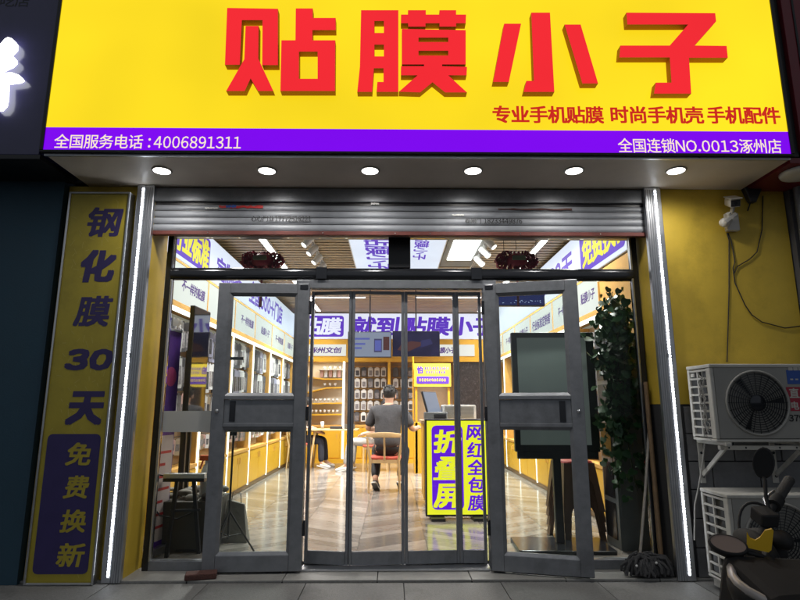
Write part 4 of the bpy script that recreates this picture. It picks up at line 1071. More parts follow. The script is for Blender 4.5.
# far table with things on it
tp = T('wooden_table', 'pale wooden table with splayed legs beside the far chair', 'table', (-1.18, 7.0, FLOOR)); 
MB().rbox(-.55, .50, -.28, .28, .72, .748, r=.03).build('table_top', 'light_oak', tp, bevel=.004)
for sx in (-1, 1):
    for sy in (-1, 1): MB().tube([(sx * .34, sy * .20, .72), (sx * .42, sy * .25, 0)], [.022, .014], 8).build('leg', 'light_oak', tp)
zt = FLOOR + .749
o = MB().rbox(-.12, .12, -.08, .08, 0, .05, r=.015); o = o.build('card_reader', 'device_dark', bevel=.004); o.location = (-1.12, 6.95, zt); tag(o, 'flat dark device lying on the pale wooden table', 'device')
o = MB().rbox(-.10, .10, -.07, .07, 0, .09, r=.01).build('tissue_box', 'box_grey', bevel=.004); o.location = (-.86, 7.0, zt); tag(o, 'grey tissue box on the pale wooden table', 'box')
o = MB().lathe([(0, 0), (.03, 0), (.034, .14), (.030, .14), (.027, .01), (0, .01)], n=12).build('tumbler', 'device_white'); o.location = (-1.40, 6.95, zt); tag(o, 'clear tumbler on the left end of the pale wooden table', 'cup')

# ================================================================== COUNTER, FLOOR SIGN, POSTER
ct = T('service_counter', 'yellow service counter behind the lit floor sign', 'counter', (.80, 3.0, FLOOR))
MB().box(-.42, .45, -.28, .28, .08, .98).build('body', 'shop_yellow', ct, bevel=.004); MB().box(-.45, .48, -.31, .31, .981, 1.02).build('counter_top', 'light_oak', ct, bevel=.004); MB().box(-.38, .41, -.24, .24, 0, .0795).build('plinth', 'shelf_back', ct)
for k in range(2): MB().box(-.40 + k * .43, .01 + k * .43, -.292, -.2805, .10, .96).build('front_panel', 'shop_yellow', ct, bevel=.003)
zc = FLOOR + 1.021
t = T('monitor', 'thin black monitor seen from the side on the counter', 'screen', (.52, 2.95, zc), R(62))
MB().rbox(-.09, .09, -.09, .09, 0, .014, r=.02).build('base', 'device_dark', t); MB().bar((0, .02, .014), (0, .03, .16), .03, .03).build('neck', 'device_dark', t)
mb = MB(); mb.hexa([(-.21, -.03, .06), (.21, -.03, .06), (.21, -.005, .065), (-.21, -.005, .065), (-.21, .055, .36), (.21, .055, .36), (.21, .08, .355), (-.21, .08, .355)]); mb.build('panel', 'device_dark', t, bevel=.004)
mb = MB(); mb.hexa([(-.20, -.033, .07), (.20, -.033, .07), (.20, -.031, .07), (-.20, -.031, .07), (-.20, .049, .35), (.20, .049, .35), (.20, .051, .35), (-.20, .051, .35)]); mb.build('display', 'screen_pale', t)
t = T('receipt_printer', 'low dark receipt printer at the front of the counter', 'printer', (.53, 2.76, zc)); MB().rbox(-.14, .15, -.06, .09, 0, .10, r=.015).build('body', 'panel_grey', t, bevel=.006); MB().box(-.02, .13, -.063, -.0605, .02, .075).build('front_plate', 'device_dark', t)
t = T('countertop_cabinet', 'white box with fine louvres on the counter', 'appliance', (.85, 2.98, zc)); MB().rbox(-.22, .21, -.12, .12, 0, .19, r=.02, axis='y').build('body', 'device_white', t, bevel=.004)
mb = MB()
for k in range(12): mb.box(-.19, .18, -.1235, -.1205, .025 + k * .0125, .030 + k * .0125)
mb.build('louvres', 'panel_grey', t, kind='stuff')

A, B = atY(425, 419, 1.95), atY(491, 518, 1.95)
ls = T('floor_lightbox', 'lit yellow and purple standing sign on the shop floor in the doorway', 'sign', ((A.x + B.x) / 2, 1.95, FLOOR), R(1)); wv = (B.x - A.x) / 2; hv = A.z - FLOOR
MB().box(-wv, wv, 0, .09, .03, hv).build('case', 'sign_black', ls, bevel=.006)
MB().box(-wv + .05, -wv + .2, -.12, .2, 0, .029).build('foot', 'sign_black', ls); MB().box(wv - .2, wv - .05, -.12, .2, 0, .029).build('foot', 'sign_black', ls)
MB().box(-wv + .018, wv - .018, -.004, -.0005, .05, hv - .02).build('face', 'floor_yellow', ls)
MB().rbox(-wv + .07, -wv + .07 + wv * .98, -.008, -.0045, .10, hv - .07, r=.05, axis='y').build('purple_block', 'floor_purple', ls)
for k, c in enumerate('折叠屏'):
    mb = MB(); text(mb, c, (-wv + .07 + wv * .50, -.008, hv - .24 - k * .285), UX, UZ, .28, .235, bold=.028 if c == '叠' else .042, shear=.12); mb.build('yellow_character', 'floor_yellow', ls)
for k, c in enumerate('网红全包膜'):
    mb = MB(); text(mb, c, (wv * .58, -.004, hv - .145 - k * .185), UX, UZ, .175, .155, bold=.032, shear=.12); mb.build('purple_character', 'floor_purple', ls)

A, B = atY(414, 363.5, 6.0), atY(451, 386.5, 6.0)
ps = T('yellow_poster', 'yellow notice board with purple lettering on a stand near the back', 'sign', ((A.x + B.x) / 2, 6.0, FLOOR)); Oq = ((A.x + B.x) / 2, 6.0, FLOOR)
MB(Oq).box(A.x, B.x, 6.0, 6.02, B.z, A.z).build('board', 'yellow_print', ps)
for x in (A.x + .04, B.x - .04): MB(Oq).box(x - .02, x + .02, 6.021, 6.05, FLOOR, A.z - .02).build('post', 'shop_yellow', ps)
MB(Oq).box(A.x, B.x, 6.021, 6.4, FLOOR, .95).build('stand_cabinet', 'shop_yellow', ps, bevel=.004)
MB(Oq).box(A.x - .02, A.x + .0, 6.06, 6.4, .951, 2.2).build('side_panel', 'shop_yellow', ps)
w_, h_ = B.x - A.x, A.z - B.z
MB(Oq).rbox(A.x + w_ * .07, B.x - w_ * .05, 5.9965, 5.9995, B.z + h_ * .12, B.z + h_ * .44, r=.02, axis='y').build('purple_block', 'purple_print', ps)
mb = MB(Oq); text(mb, '怕', (A.x + w_ * .16, 5.999, B.z + h_ * .72), UX, UZ, .10, .13, bold=.05); mb.build('purple_lettering', 'purple_print', ps)
rr = random.Random(11)      # lines of print too small to read
for zf, xa, xb, yy_, mt in ((.79, .29, .93, 5.999, 'purple_print'), (.62, .33, .82, 5.999, 'purple_print'), (.28, .14, .88, 5.996, 'yellow_print')):
    mb = MB(Oq); x = A.x + w_ * xa
    while x < A.x + w_ * xb:
        for k in range(3): mb.box(x, x + .034 * rr.uniform(.6, 1), yy_ - .0008, yy_ - .0002, B.z + h_ * zf + (k - 1) * .017 - .005, B.z + h_ * zf + (k - 1) * .017 + .004)
        mb.box(x + rr.uniform(.006, .02), x + rr.uniform(.022, .028), yy_ - .0016, yy_ - .001, B.z + h_ * zf - .026, B.z + h_ * zf + .026); x += .046
    mb.build('print_line', mt, ps)

# ================================================================== LEFT WINDOW
# slim display on a floor stand, seen from the side
p0 = atZ(172, 553, FLOOR)
tv = T('display_stand', 'black slim display on a tall floor stand inside the left window', 'screen', (-1.82, .86, FLOOR), R(87))
MB().rbox(-.22, .22, -.20, .10, 0, .02, r=.03).build('base', 'device_dark', tv, bevel=.004)
for sx in (-1, 1): MB().bar((sx * .05, .05, .02), (sx * .05, .06, 1.70), .03, .05).build('upright', 'device_dark', tv)
MB().box(-.12, .12, .025, .05, 1.15, 1.62).build('bracket', 'device_dark', tv)
MB().box(-.19, .19, -.022, .022, 1.02, 2.10).build('panel', 'device_dark', tv, bevel=.005)
MB().box(-.184, .184, -.0245, -.0225, 1.03, 2.09).build('display', 'device_gloss', tv)
t = T('folding_stand', 'black trestle stand holding a white power strip behind the left window', 'stand', (-1.73, .52, FLOOR))
for sx in (-1, 1):
    MB().bar((sx * .07, 0, .58), (sx * .11 + .02, .06 * sx, 0), .028, .028).build('leg', 'device_dark', t)
MB().box(-.17, .17, -.05, .09, .581, .605).build('shelf', 'device_dark', t)
MB().bar((-.10, -.02, .35), (.13, .02, .35), .018, .018).build('brace', 'device_dark', t)
t = T('power_strip', 'white power strip with a trailing lead on the black trestle', 'power strip', (-1.73, .50, FLOOR + .606))
MB().rbox(-.17, .17, -.03, .03, 0, .042, r=.01, axis='x').build('body', 'device_white', t, bevel=.003)
for k in range(4): MB().box(-.13 + k * .075, -.09 + k * .075, -.012, .012, .0421, .0445).build('socket', 'device_dark', t)
MB().tube([(-.17, 0, .02), (-.24, .01, .03), (-.30, .02, -.06), (-.28, .03, -.20), (-.20, .04, -.30), (-.06, .05, -.33), (.06, .05, -.28), (.09, .05, -.15), (.06, .05, -.05)], .006, 6).build('lead', 'cable', t)
t = T('stacked_carton', 'low grey carton heaped with cloths inside the left window', 'box', (-1.76, .80, FLOOR))
MB().hexa([(-.26, -.16, 0), (.22, -.16, 0), (.22, .30, 0), (-.26, .30, 0), (-.28, -.18, .40), (.24, -.18, .40), (.24, .32, .40), (-.28, .32, .40)]).build('carton', 'box_grey', t, bevel=.005)
mb = MB(); rr = random.Random(21)
for k in range(26): mb.ell((rr.uniform(-.24, .20), rr.uniform(-.12, .24), .40 + rr.uniform(-.01, .07)), (rr.uniform(.03, .09), rr.uniform(.03, .07), rr.uniform(.015, .04)), 10, 7, Matrix.Rotation(rr.uniform(-.6, .6), 3, 'X'))
mb.build('crumpled_cloth', 'cloth_grey', t)
t = T('spray_bottle', 'white bottle with an orange trigger on the cluttered carton', 'bottle', (-1.62, .70, FLOOR + .43))
MB().lathe([(0, 0), (.045, 0), (.047, .02), (.047, .20), (.030, .25), (.016, .27), (.016, .30), (0, .30)], n=16).build('bottle', 'device_white', t)
MB().box(-.06, .03, -.015, .015, .30, .345).build('trigger_head', 'orange_plastic', t, bevel=.006); MB().bar((-.03, 0, .31), (-.055, 0, .23), .012, .018).build('trigger', 'orange_plastic', t)
MB().tube([(.03, 0, .33), (.06, .01, .30), (.07, .02, .2), (.05, .02, .12)], .012, 8).build('orange_strap', 'orange_plastic', t)
t = T('roll_up_banner', 'purple printed banner standing in the left window corner', 'banner', (-1.95, .57, FLOOR), R(80))
MB().box(-.15, .15, -.05, .05, 0, .06).build('base', 'aluminium', t, bevel=.006); MB().box(-.14, .14, .0, .004, .06, 1.85).build('sheet', 'purple_banner', t); MB().box(-.142, .142, -.008, .012, 1.851, 1.87).build('top_bar', 'aluminium', t)
MB().box(-.13, .13, -.0025, -.0005, .10, .95).build('pale_print', 'red_white_print', t); MB().lathe([(0, -.0045), (.08, -.0044), (.085, -.003)], c=(.02, 0, 1.45), n=16, axis='y').build('pink_print', 'pink_print', t)
mb = MB()
for k in range(7): mb.box(-.11, .11 - .04 * (k % 3), -.0045, -.003, .2 + k * .1, .222 + k * .1)
mb.build('red_print_lines', 'red_print', t)
t = T('camera_tripod', 'small black tripod behind the open left door', 'tripod', (-1.36, .55, FLOOR))
MB().tube([(0, 0, .12), (0, 0, .95)], .009, 8).build('column', 'device_dark', t)
for k in range(3):
    a = R(20 + 120 * k); MB().tube([(0, 0, .34), (math.cos(a) * .22, math.sin(a) * .22, .0)], .008, 6).build('leg', 'device_dark', t); MB().tube([(0, 0, .14), (math.cos(a) * .12, math.sin(a) * .12, .155)], .005, 6).build('brace', 'device_dark', t)
MB().rbox(-.03, .03, -.02, .02, .95, 1.0, r=.01).build('head', 'device_dark', t)
t = T('paper_bag', 'pale paper bag leaning beside the small tripod', 'bag', (-1.40, 1.0, FLOOR)); MB().hexa([(-.14, -.06, 0), (.10, -.06, 0), (.10, .06, 0), (-.14, .06, 0), (-.10, -.02, .36), (.05, -.02, .32), (.05, .02, .32), (-.10, .02, .36)]).build('bag', 'cloth_grey', t, bevel=.004); MB().tube([(-.07, 0, .34), (-.06, 0, .42), (.01, 0, .41), (.02, 0, .31)], .004, 6).build('handle', 'cable', t)

# ================================================================== RIGHT WINDOW
bs = T('advertising_screen', 'large dark grey screen in a black frame on a pole stand inside the right window', 'screen', (1.455, .72, FLOOR), R(-3)); wv = .372
MB().box(-wv, wv, -.03, .03, .80, 1.86).build('frame', 'device_dark', bs, bevel=.008)
MB().box(-wv + .05, wv - .075, -.0335, -.0305, .86, 1.81).build('display', 'screen_grey', bs)
MB().box(-wv + .02, wv - .02, -.025, .02, .74, .7995).build('lower_tray', 'device_dark', bs)
MB().box(-.035, .035, .031, .09, .03, 1.5).build('pole', 'device_dark', bs, bevel=.006)
MB().rbox(-.40, .40, -.22, .28, 0, .029, r=.02).build('base_plate', 'charcoal_gloss', bs, bevel=.004)
# stack of plastic stools
def stool_mesh(o_):
    mb = MB(); n = 24
    def ring(hx, r, z): return [(x, y, z) for x, y in [(hx * c[0] + r * math.cos(R(c[2] + 90 * k / 5)), hx * c[1] + r * math.sin(R(c[2] + 90 * k / 5))) for c in ((1, 1, 0), (-1, 1, 90), (-1, -1, 180), (1, -1, 270)) for k in range(6)]]
    top = ring(.10, .04, .44); edge = ring(.105, .045, .425); m_ = len(top)
    mb.add(top, [tuple(range(m_))]); mb.add(top + edge, [(i, m_ + i, m_ + (i + 1) % m_, (i + 1) % m_) for i in range(m_)], True)
    return mb
for k in range(4):
    t = T('plastic_stool', 'brown plastic stool with arched legs behind the grey screen, %s' % ('lowest of the stack', 'second from the bottom', 'third from the bottom', 'topmost, with red seat')[k], 'stool', (1.70, 1.10, FLOOR + k * .085), R(8), group='stacked plastic stools')
    stool_mesh(t).build('seat', 'stool_red' if k == 3 else 'stool_plastic', t)
    for a in range(4):
        # each side: two splayed legs joined by an arch
        ca, sa = math.cos(R(90 * a)), math.sin(R(90 * a)); n = 10; out = []
        z1 = .424
        pts = [(-.20, 0), (-.14, 0)] + [(-.115 * math.cos(math.pi * j / n), .20 + .13 * math.sin(math.pi * j / n)) for j in range(n + 1)] + [(.14, 0), (.20, 0), (.148, z1), (-.148, z1)]
        def pl_(x, z, off): f = 1 - z / z1; yo = -.148 - .052 * f + off; return (x * ca - yo * sa, x * sa + yo * ca, z)
        mb = MB(); L3 = [[Vector((x, z, 0)) for x, z in pts]]; tr = tessellate_polygon(L3)
        fr2 = [pl_(x, z, 0) for x, z in pts]; bk2 = [pl_(x, z, .006) for x, z in pts]; m_ = len(pts)
        mb.add(fr2 + bk2, [tuple(q_) for q_ in tr] + [tuple(i_ + m_ for i_ in q_) for q_ in tr] + [(i_, (i_ + 1) % m_, m_ + (i_ + 1) % m_, m_ + i_) for i_ in range(m_)])
        mb.build('leg_panel', 'stool_plastic', t)
# grey cupboard that carries the ivy
gp = T('grey_cupboard', 'narrow grey cupboard behind the ivy in the right window', 'cupboard', (2.10, .80, FLOOR)); O7 = (2.10, .80, FLOOR)
MB(O7).box(1.93, 2.18, .62, .95, FLOOR, 1.86).build('body', 'panel_grey', gp, bevel=.004); MB(O7).box(1.945, 2.10, .612, .6195, .30, 1.82).build('door', 'panel_grey', gp, bevel=.003)
for k in range(5): MB(O7).box(1.922, 1.9295, .68, .91, .12 + k * .34, .42 + k * .34).build('dark_pane', 'charcoal_gloss', gp, bevel=.002)
wp = T('wood_partition', 'orange wood wall panel behind the ivy in the right window', 'partition', (2.3, 1.0, FLOOR)); MB((2.3, 1.0, FLOOR)).box(2.185, 2.6, .45, 1.385, FLOOR, 2.655).build('panel', 'wood_orange', wp)
iv = T('ivy_plant', 'dark green trailing ivy filling the right window', 'plant', (2.0, .50, FLOOR)); O8 = (2.0, .50, FLOOR)
mb = MB(); rr = random.Random(13); stems = []
for k in range(9):
    x = rr.uniform(1.87, 2.05); y = rr.uniform(.38, .56); zt_ = rr.uniform(2.0, 2.28); zb_ = (rr.uniform(.5, .75) if k < 3 else rr.uniform(.8, 1.3)); P = []
    for j in range(10):
        f = j / 9; P.append(Vector((x + .05 * math.sin(f * 5 + k) - .02 * f, y + .03 * math.cos(f * 4 + k), zt_ + (zb_ - zt_) * f)))
    stems.append(P); mb.tube([tuple(p) for p in P], .004, 5)
mb.o = Vector(O8); mb.v = [tuple(Vector(v_) - Vector(O8)) for v_ in mb.v]
mb.build('stem', 'vine', iv)
lf = MB(); LP = [(0, 0), (.35, -.10), (.52, .15), (.50, .42), (.30, .72), (0, 1.0), (-.30, .72), (-.50, .42), (-.52, .15), (-.35, -.10)]
lv = [(x, y, .10 * abs(x) - .22 * y * y) for x, y in LP] + [(0, .2, -.02), (0, .6, -.10)]
lf.add(lv, [(0, 1, 2, 10), (10, 2, 3, 11), (3, 4, 11), (4, 5, 11), (5, 6, 11), (6, 7, 11), (11, 7, 8, 10), (10, 8, 9, 0)], True)
leaf0 = None; cnt = 0
while cnt < 295:
    P = rr.choice(stems); f = rr.random() ** 1.15; j = min(8, int(f * 9)); p = P[j].lerp(P[j + 1], f * 9 - j)
    p = p + Vector((rr.gauss(0, .055), rr.gauss(-.03, .035), rr.gauss(0, .03)))
    if p.x > 2.10: p.x = 2.10 - rr.random() * .1
    if p.x > 1.72 + .0 and p.y < .31: p.y = .31 + rr.random() * .05
    if cnt < 12: p = Vector((1.78 + rr.gauss(0, .04), .45, 1.70 + rr.gauss(0, .12)))
    if leaf0 is None: o = leaf0 = lf.build('leaf', 'leaf', iv)
    else: o = leaf0.copy(); col.objects.link(o); o.parent = iv
    s_ = rr.uniform(.05, .085); o.scale = (s_, s_, s_); o.location = p - Vector(O8)
    o.rotation_euler = (R(rr.uniform(215, 300)), R(rr.uniform(-30, 30)), R(rr.uniform(-70, 70))); cnt += 1
mb = MB(); LV = [Vector(v_) for v_ in lv]; LF = [(0, 1, 2, 10), (10, 2, 3, 11), (3, 4, 11), (4, 5, 11), (5, 6, 11), (6, 7, 11), (11, 7, 8, 10), (10, 8, 9, 0)]
for k in range(620):
    P = rr.choice(stems); f = rr.random() ** 1.15; j = min(8, int(f * 9)); p = P[j].lerp(P[j + 1], f * 9 - j) + Vector((rr.gauss(0, .06), rr.gauss(0, .04), rr.gauss(0, .04))) - Vector(O8)
    if p.x > .10: p.x = .09 - rr.random() * .1
    if p.y < -.17: p.y = -.15
    m3 = Matrix.Rotation(R(rr.uniform(-80, 80)), 3, 'Z') @ Matrix.Rotation(R(rr.uniform(-40, 40)), 3, 'Y') @ Matrix.Rotation(R(rr.uniform(210, 310)), 3, 'X'); s_ = rr.uniform(.035, .07)
    mb.add([p + m3 @ (v_ * s_) for v_ in LV], LF, True)
mb.build('small_leaves', 'leaf_small', iv, kind='stuff')
# small running-text board above the right doorway
A, B = atY(506, 296, .60), atY(545, 305, .60)
t = T('scrolling_led_board', 'small dark blue scrolling message board hanging behind the right door', 'sign', ((A.x + B.x) / 2, .6, B.z)); O9 = ((A.x + B.x) / 2, .6, B.z)
MB(O9).box(A.x - .1, B.x, .60, .65, B.z - .01, A.z + .05).build('case', 'device_dark', t, bevel=.003); MB(O9).box(A.x - .09, B.x - .01, .597, .5995, B.z, A.z + .04).build('display', 'ledboard_blue', t)
for x in (A.x, B.x - .05): MB(O9).tube([(x, .62, A.z + .05), (x, .62, CEIL)], .003, 6).build('wire', 'cable', t)
mb = MB(O9); rr = random.Random(2)
for k in range(26): 
    x = rr.uniform(A.x - .05, B.x - .03); z = rr.uniform(B.z + .015, B.z + .04); mb.box(x, x + .008, .5955, .5968, z, z + .004)
mb.build('lit_dots', 'ledboard_dot', t, kind='stuff')

# ================================================================== RED HANGING KNOTS
for px, wd in ((262.5, 'left'), (516.5, 'right')):
    y = .52; c = atY(px, 261, y); t = T('red_lantern', 'dark red festive paper ornament hanging above the %s door' % wd, 'ornament', (c.x, y, c.z), group='red hanging ornaments')
    rr = random.Random(int(px)); mb = MB()
    for k in range(26):       # bundle of folded loops round a plaque
        a = 2 * math.pi * k / 26; ex, ez = .155 * math.cos(a), .062 * math.sin(a); s_ = .75 + .5 * (abs(math.cos(a)) > .55)
        for m_ in range(2):
            b = a + rr.uniform(-.25, .25); P = []
            for j in range(7):
                g_ = 2 * math.pi * j / 6; P.append((ex + .030 * s_ * math.cos(g_) * math.cos(b), rr.uniform(-.04, .04) + .02 * math.sin(g_ + b), ez + .030 * s_ * math.sin(g_)))
            mb.tube(P, .008, 5, caps=False)
    mb.build('folded_loops', 'lantern_red', t)
    mb = MB(); mb.lathe([(0, -.055), (.07, -.05), (.10, -.02), (.10, .02), (.07, .05), (0, .055)], n=14); mb.build('core', 'lantern_red', t)
    MB().rbox(-.06, .06, -.106, -.10, -.018, .024, r=.01, axis='y').build('plaque', 'lantern_gold', t)
    MB().tube([(0, 0, .05), (0, 0, CEIL - c.z)], .0025, 5).build('string', 'cable', t)
    mb = MB()
    for k in range(9): mb.tube([(rr.uniform(-.008, .008), rr.uniform(-.008, .008), -.05), (rr.uniform(-.014, .014), rr.uniform(-.014, .014), -.42)], .003, 4)
    mb.build('tassel', 'lantern_red', t)

# ================================================================== OUTSIDE: BRICK, MOP, POLE
p = atZ(200, 579, .017)
o = MB().box(-.11, .11, -.052, .052, 0, .042).build('brick', 'brick_brown', bevel=.008); o.location = (p.x, p.y + .02, .017); o.rotation_euler = (0, 0, R(14)); tag(o, 'dark brown brick lying by the open left door', 'brick')
mp = T('mop', 'string mop with a thin handle and dark head leaning by the right post', 'mop', (1.86, .03, .017))
a = Vector((-.03, -.01, .16)); b = atY(649, 430, .165) - Vector((1.86, .03, .017))
MB().tube([tuple(a), tuple(a.lerp(b, .5) + Vector((.004, 0, 0))), tuple(b)], .011, 8).build('handle', 'handle_grey', mp)
mb = MB(); rr = random.Random(4)
for k in range(150):
    an_ = rr.uniform(0, 2 * math.pi); R_ = rr.uniform(.5, 1.0); ex, ey = .20 * R_ * math.cos(an_) + .03, .095 * R_ * math.sin(an_)
    top = Vector((rr.uniform(-.06, .06), rr.uniform(-.03, .03), rr.uniform(.115, .165)))
    mid = Vector((ex * .75 + rr.uniform(-.02, .02), ey * .75, .10 + rr.uniform(-.03, .045))); end = Vector((ex, ey, .010 + rr.uniform(0, .03)))
    mb.tube([tuple(top), tuple(mid), tuple(mid.lerp(end, .6) + Vector((rr.uniform(-.02, .02), 0, .01))), tuple(end)], [.010, .012, .012, .009], 5)
mb.ell((.02, 0, .06), (.15, .07, .07), 12, 8)
mb.build('mop_head', 'mop_yarn', mp)
for k in range(2): MB().ell((rr.uniform(-.09, -.06) + k * .14, -.07, .09 + k * .02), (.010, .006, .010), 8, 6).build('knot', 'device_white', mp)
pt = atY(661.5, 386, .12); pb_ = atZ(660, 553, .03)
t = T('wooden_pole', 'bare wooden pole leaning upright in the right corner of the shop front', 'pole', (2.02, .10, .017))
MB((2.02, .10, .017)).tube([(2.015, .09, .017), (2.03, .13, .7), (2.040, .165, 1.42)], [.020, .019, .018], 10).build('shaft', 'stick_wood', t); MB((2.02, .10, .017)).tube([(2.040, .1655, 1.421), (2.0405, .166, 1.44)], [.0185, .014], 10).build('end_cap', 'stick_wood', t)

# ================================================================== AIR CONDITIONERS
def air_con(x0, y0, z0, W, D, H, label, stickers, side_grid=True, wall=True):
    """x0 = left end, y0 = back, front towards -y"""
    t = T('air_conditioner', label, 'air conditioner', (x0 + W / 2, y0 - D / 2, z0), group='outdoor air conditioner units')
    Oq = (x0 + W / 2, y0 - D / 2, z0); yf = y0 - D
    def q(name, mat, a, b, c, d, e, f, bevel=.006, parent=None): return MB(Oq).box(a, b, c, d, e, f).build(name, mat, parent or t, bevel=bevel)
    q('cabinet', 'ac_grey', x0 + .035, x0 + W, yf + .012, y0 - .03, z0 + .02, z0 + H - .018)
    q('top_cover', 'ac_white', x0 - .004, x0 + W + .006, yf - .006, y0, z0 + H - .0175, z0 + H + .008)
    # front panel with a round opening, as a ring of quads
    cx, cz, rad = x0 + .315 * (W / .85), z0 + H * .505, H * .415; n = 40; mb = MB(Oq)
    X0, X1, Z0, Z1 = x0 + .03, x0 + W, z0 + .025, z0 + H - .018
    def edge_pt(a):
        dx, dz = math.cos(a), math.sin(a); k = []
        if dx > 1e-6: k.append((X1 - cx) / dx)
        if dx < -1e-6: k.append((X0 - cx) / dx)
        if dz > 1e-6: k.append((Z1 - cz) / dz)
        if dz < -1e-6: k.append((Z0 - cz) / dz)
        k = min(k); return (cx + dx * k, cz + dz * k)
    angs = sorted(set([2 * math.pi * i / n for i in range(n)] + [math.atan2(zz_ - cz, xx - cx) % (2 * math.pi) for xx in (X0, X1) for zz_ in (Z0, Z1)])); m_ = len(angs)
    inner = [(cx + rad * math.cos(a), yf, cz + rad * math.sin(a)) for a in angs]; outer = [(edge_pt(a)[0], yf, edge_pt(a)[1]) for a in angs]; deep = [(p_[0], yf + .03, p_[2]) for p_ in inner]; ob = [(p_[0], yf + .011, p_[2]) for p_ in outer]
    fs = [(i, m_ + i, m_ + (i + 1) % m_, (i + 1) % m_) for i in range(m_)] + [(i, (i + 1) % m_, 2 * m_ + (i + 1) % m_, 2 * m_ + i) for i in range(m_)] + [(m_ + i, 3 * m_ + i, 3 * m_ + (i + 1) % m_, m_ + (i + 1) % m_) for i in range(m_)]
    mb.add(inner + outer + deep + ob, fs); mb.build('front_panel', 'ac_grey', t)
    mb = MB(Oq); mb.lathe([(rad + .008, yf - .0005), (rad + .006, yf - .010), (rad - .004, yf - .012), (rad - .010, yf - .002)], c=(cx, 0, cz), n=40, axis='y'); mb.build('fan_ring', 'ac_grey', t)
    MB(Oq).lathe([(0, yf + .0285), (rad - .001, yf + .028)], c=(cx, 0, cz), n=36, axis='y').build('fan_well', 'ac_dark', t)
    mb = MB(Oq)
    for k in range(11):
        r_ = .055 + (rad - .06) * k / 10; mb.lathe([(r_ - .0022, yf - .006), (r_ + .0022, yf - .006), (r_ + .0022, yf - .001), (r_ - .0022, yf - .001)], c=(cx, 0, cz), n=36, axis='y')
    for k in range(24):
        a = 2 * math.pi * k / 24; mb.bar((cx + .05 * math.cos(a), yf - .002, cz + .05 * math.sin(a)), (cx + rad * math.cos(a), yf - .002, cz + rad * math.sin(a)), .003, .004)
    mb.build('guard_grille', 'ac_dark', t, kind='stuff')
    MB(Oq).lathe([(0, yf - .010), (.045, yf - .009), (.055, yf - .002)], c=(cx, 0, cz), n=20, axis='y').build('hub', 'charcoal_gloss', t)
    mb = MB(Oq)
    for k in range(3):
        a0 = 2 * math.pi * k / 3
        for j in range(5):
            a = a0 + j * .16; a2 = a + .16; r1 = rad * .9
            mb.add([(cx + .05 * math.cos(a), yf + .010 + j * .003, cz + .05 * math.sin(a)), (cx + r1 * math.cos(a), yf + .008 + j * .003, cz + r1 * math.sin(a)), (cx + r1 * math.cos(a2), yf + .011 + j * .003, cz + r1 * math.sin(a2)), (cx + .05 * math.cos(a2), yf + .013 + j * .003, cz + .05 * math.sin(a2))], [(0, 1, 2, 3)])
    mb.build('fan_blades', 'ac_dark', t)
    # left side: fin coil behind a white lattice
    q('coil', 'ac_fin', x0 + .016, x0 + .034, yf + .06, y0 - .035, z0 + .03, z0 + H - .025, 0)
    sp = q('corner_post', 'ac_white', x0, x0 + .029, yf, yf + .055, z0 + .021, z0 + H - .0178); q('corner_post', 'ac_white', x0, x0 + .03, y0 - .034, y0, z0 + .021, z0 + H - .0178)
    nb_ = 9 if H < .6 else 10
    for k in range(nb_):
        z = z0 + .03 + (H - .07) * k / (nb_ - 1); q('side_slat', 'ac_white', x0 + .001, x0 + .014, yf + .0555, y0 - .0345, z, z + (.015), .003)
    q('side_mullion', 'ac_white', x0 + .0005, x0 + .0155, y0 - D * .48, y0 - D * .48 + .016, z0 + .03, z0 + H - .03, .002)
    q('base_pan', 'ac_white', x0, x0 + W, yf, y0 - .001, z0, z0 + .0195)
    return t, Oq, yf
A = atY(690, 364, -.08); B = atY(690, 440, -.08)
x0 = 2.255; zt_ = 1.535; zb_ = 1.0
t, Oq, yf = air_con(x0, -.075, zb_, .86, .31, zt_ - zb_, 'upper air conditioner unit mounted on the wall above the other', True)
p1 = atY(786, 370, yf - .002); p2 = atY(799, 384, yf - .002)
MB(Oq).box(p1.x, p1.x + .21, yf - .0022, yf - .0005, p2.z, p1.z).build('blue_sticker', 'sticker_blue', t)
p3 = atY(786, 387, yf - .002); p4 = atY(799, 411, yf - .002)
rs_ = MB(Oq).box(p3.x, p3.x + .21, yf - .0022, yf - .0005, p4.z, p3.z).build('red_sticker', 'sticker_red', t)
def stx(body, px, py, h, mat):
    c = atY(px, py, yf - .0022); mb = MB(Oq); text(mb, body, c, UX, UZ, None, h, bold=.03); return mb.build('sticker_lettering', mat, t)
stx('电', 795, 405.5, .055, 'ac_white'); stx('直', 794, 393, .065, 'ac_white'); stx('3796', 799, 418, .045, 'sign_black')
c = atY(795, 373, yf - .0022); mb = MB(Oq)
for k in range(3):
    MB(Oq).box(c.x - .045 + k * .036, c.x - .015 + k * .036, yf - .0032, yf - .0024, c.z + .018, c.z + .044).build('sticker_mark', 'ac_white', t); MB(Oq).box(c.x - .04 + k * .036, c.x - .02 + k * .036, yf - .0032, yf - .0024, c.z - .05, c.z - .04).build('sticker_mark', 'ac_white', t)

MB(Oq).box(x0 - .012, x0 - .0005, -.19, -.15, 1.46, 1.485).build('valve_clip', 'ac_white', t)
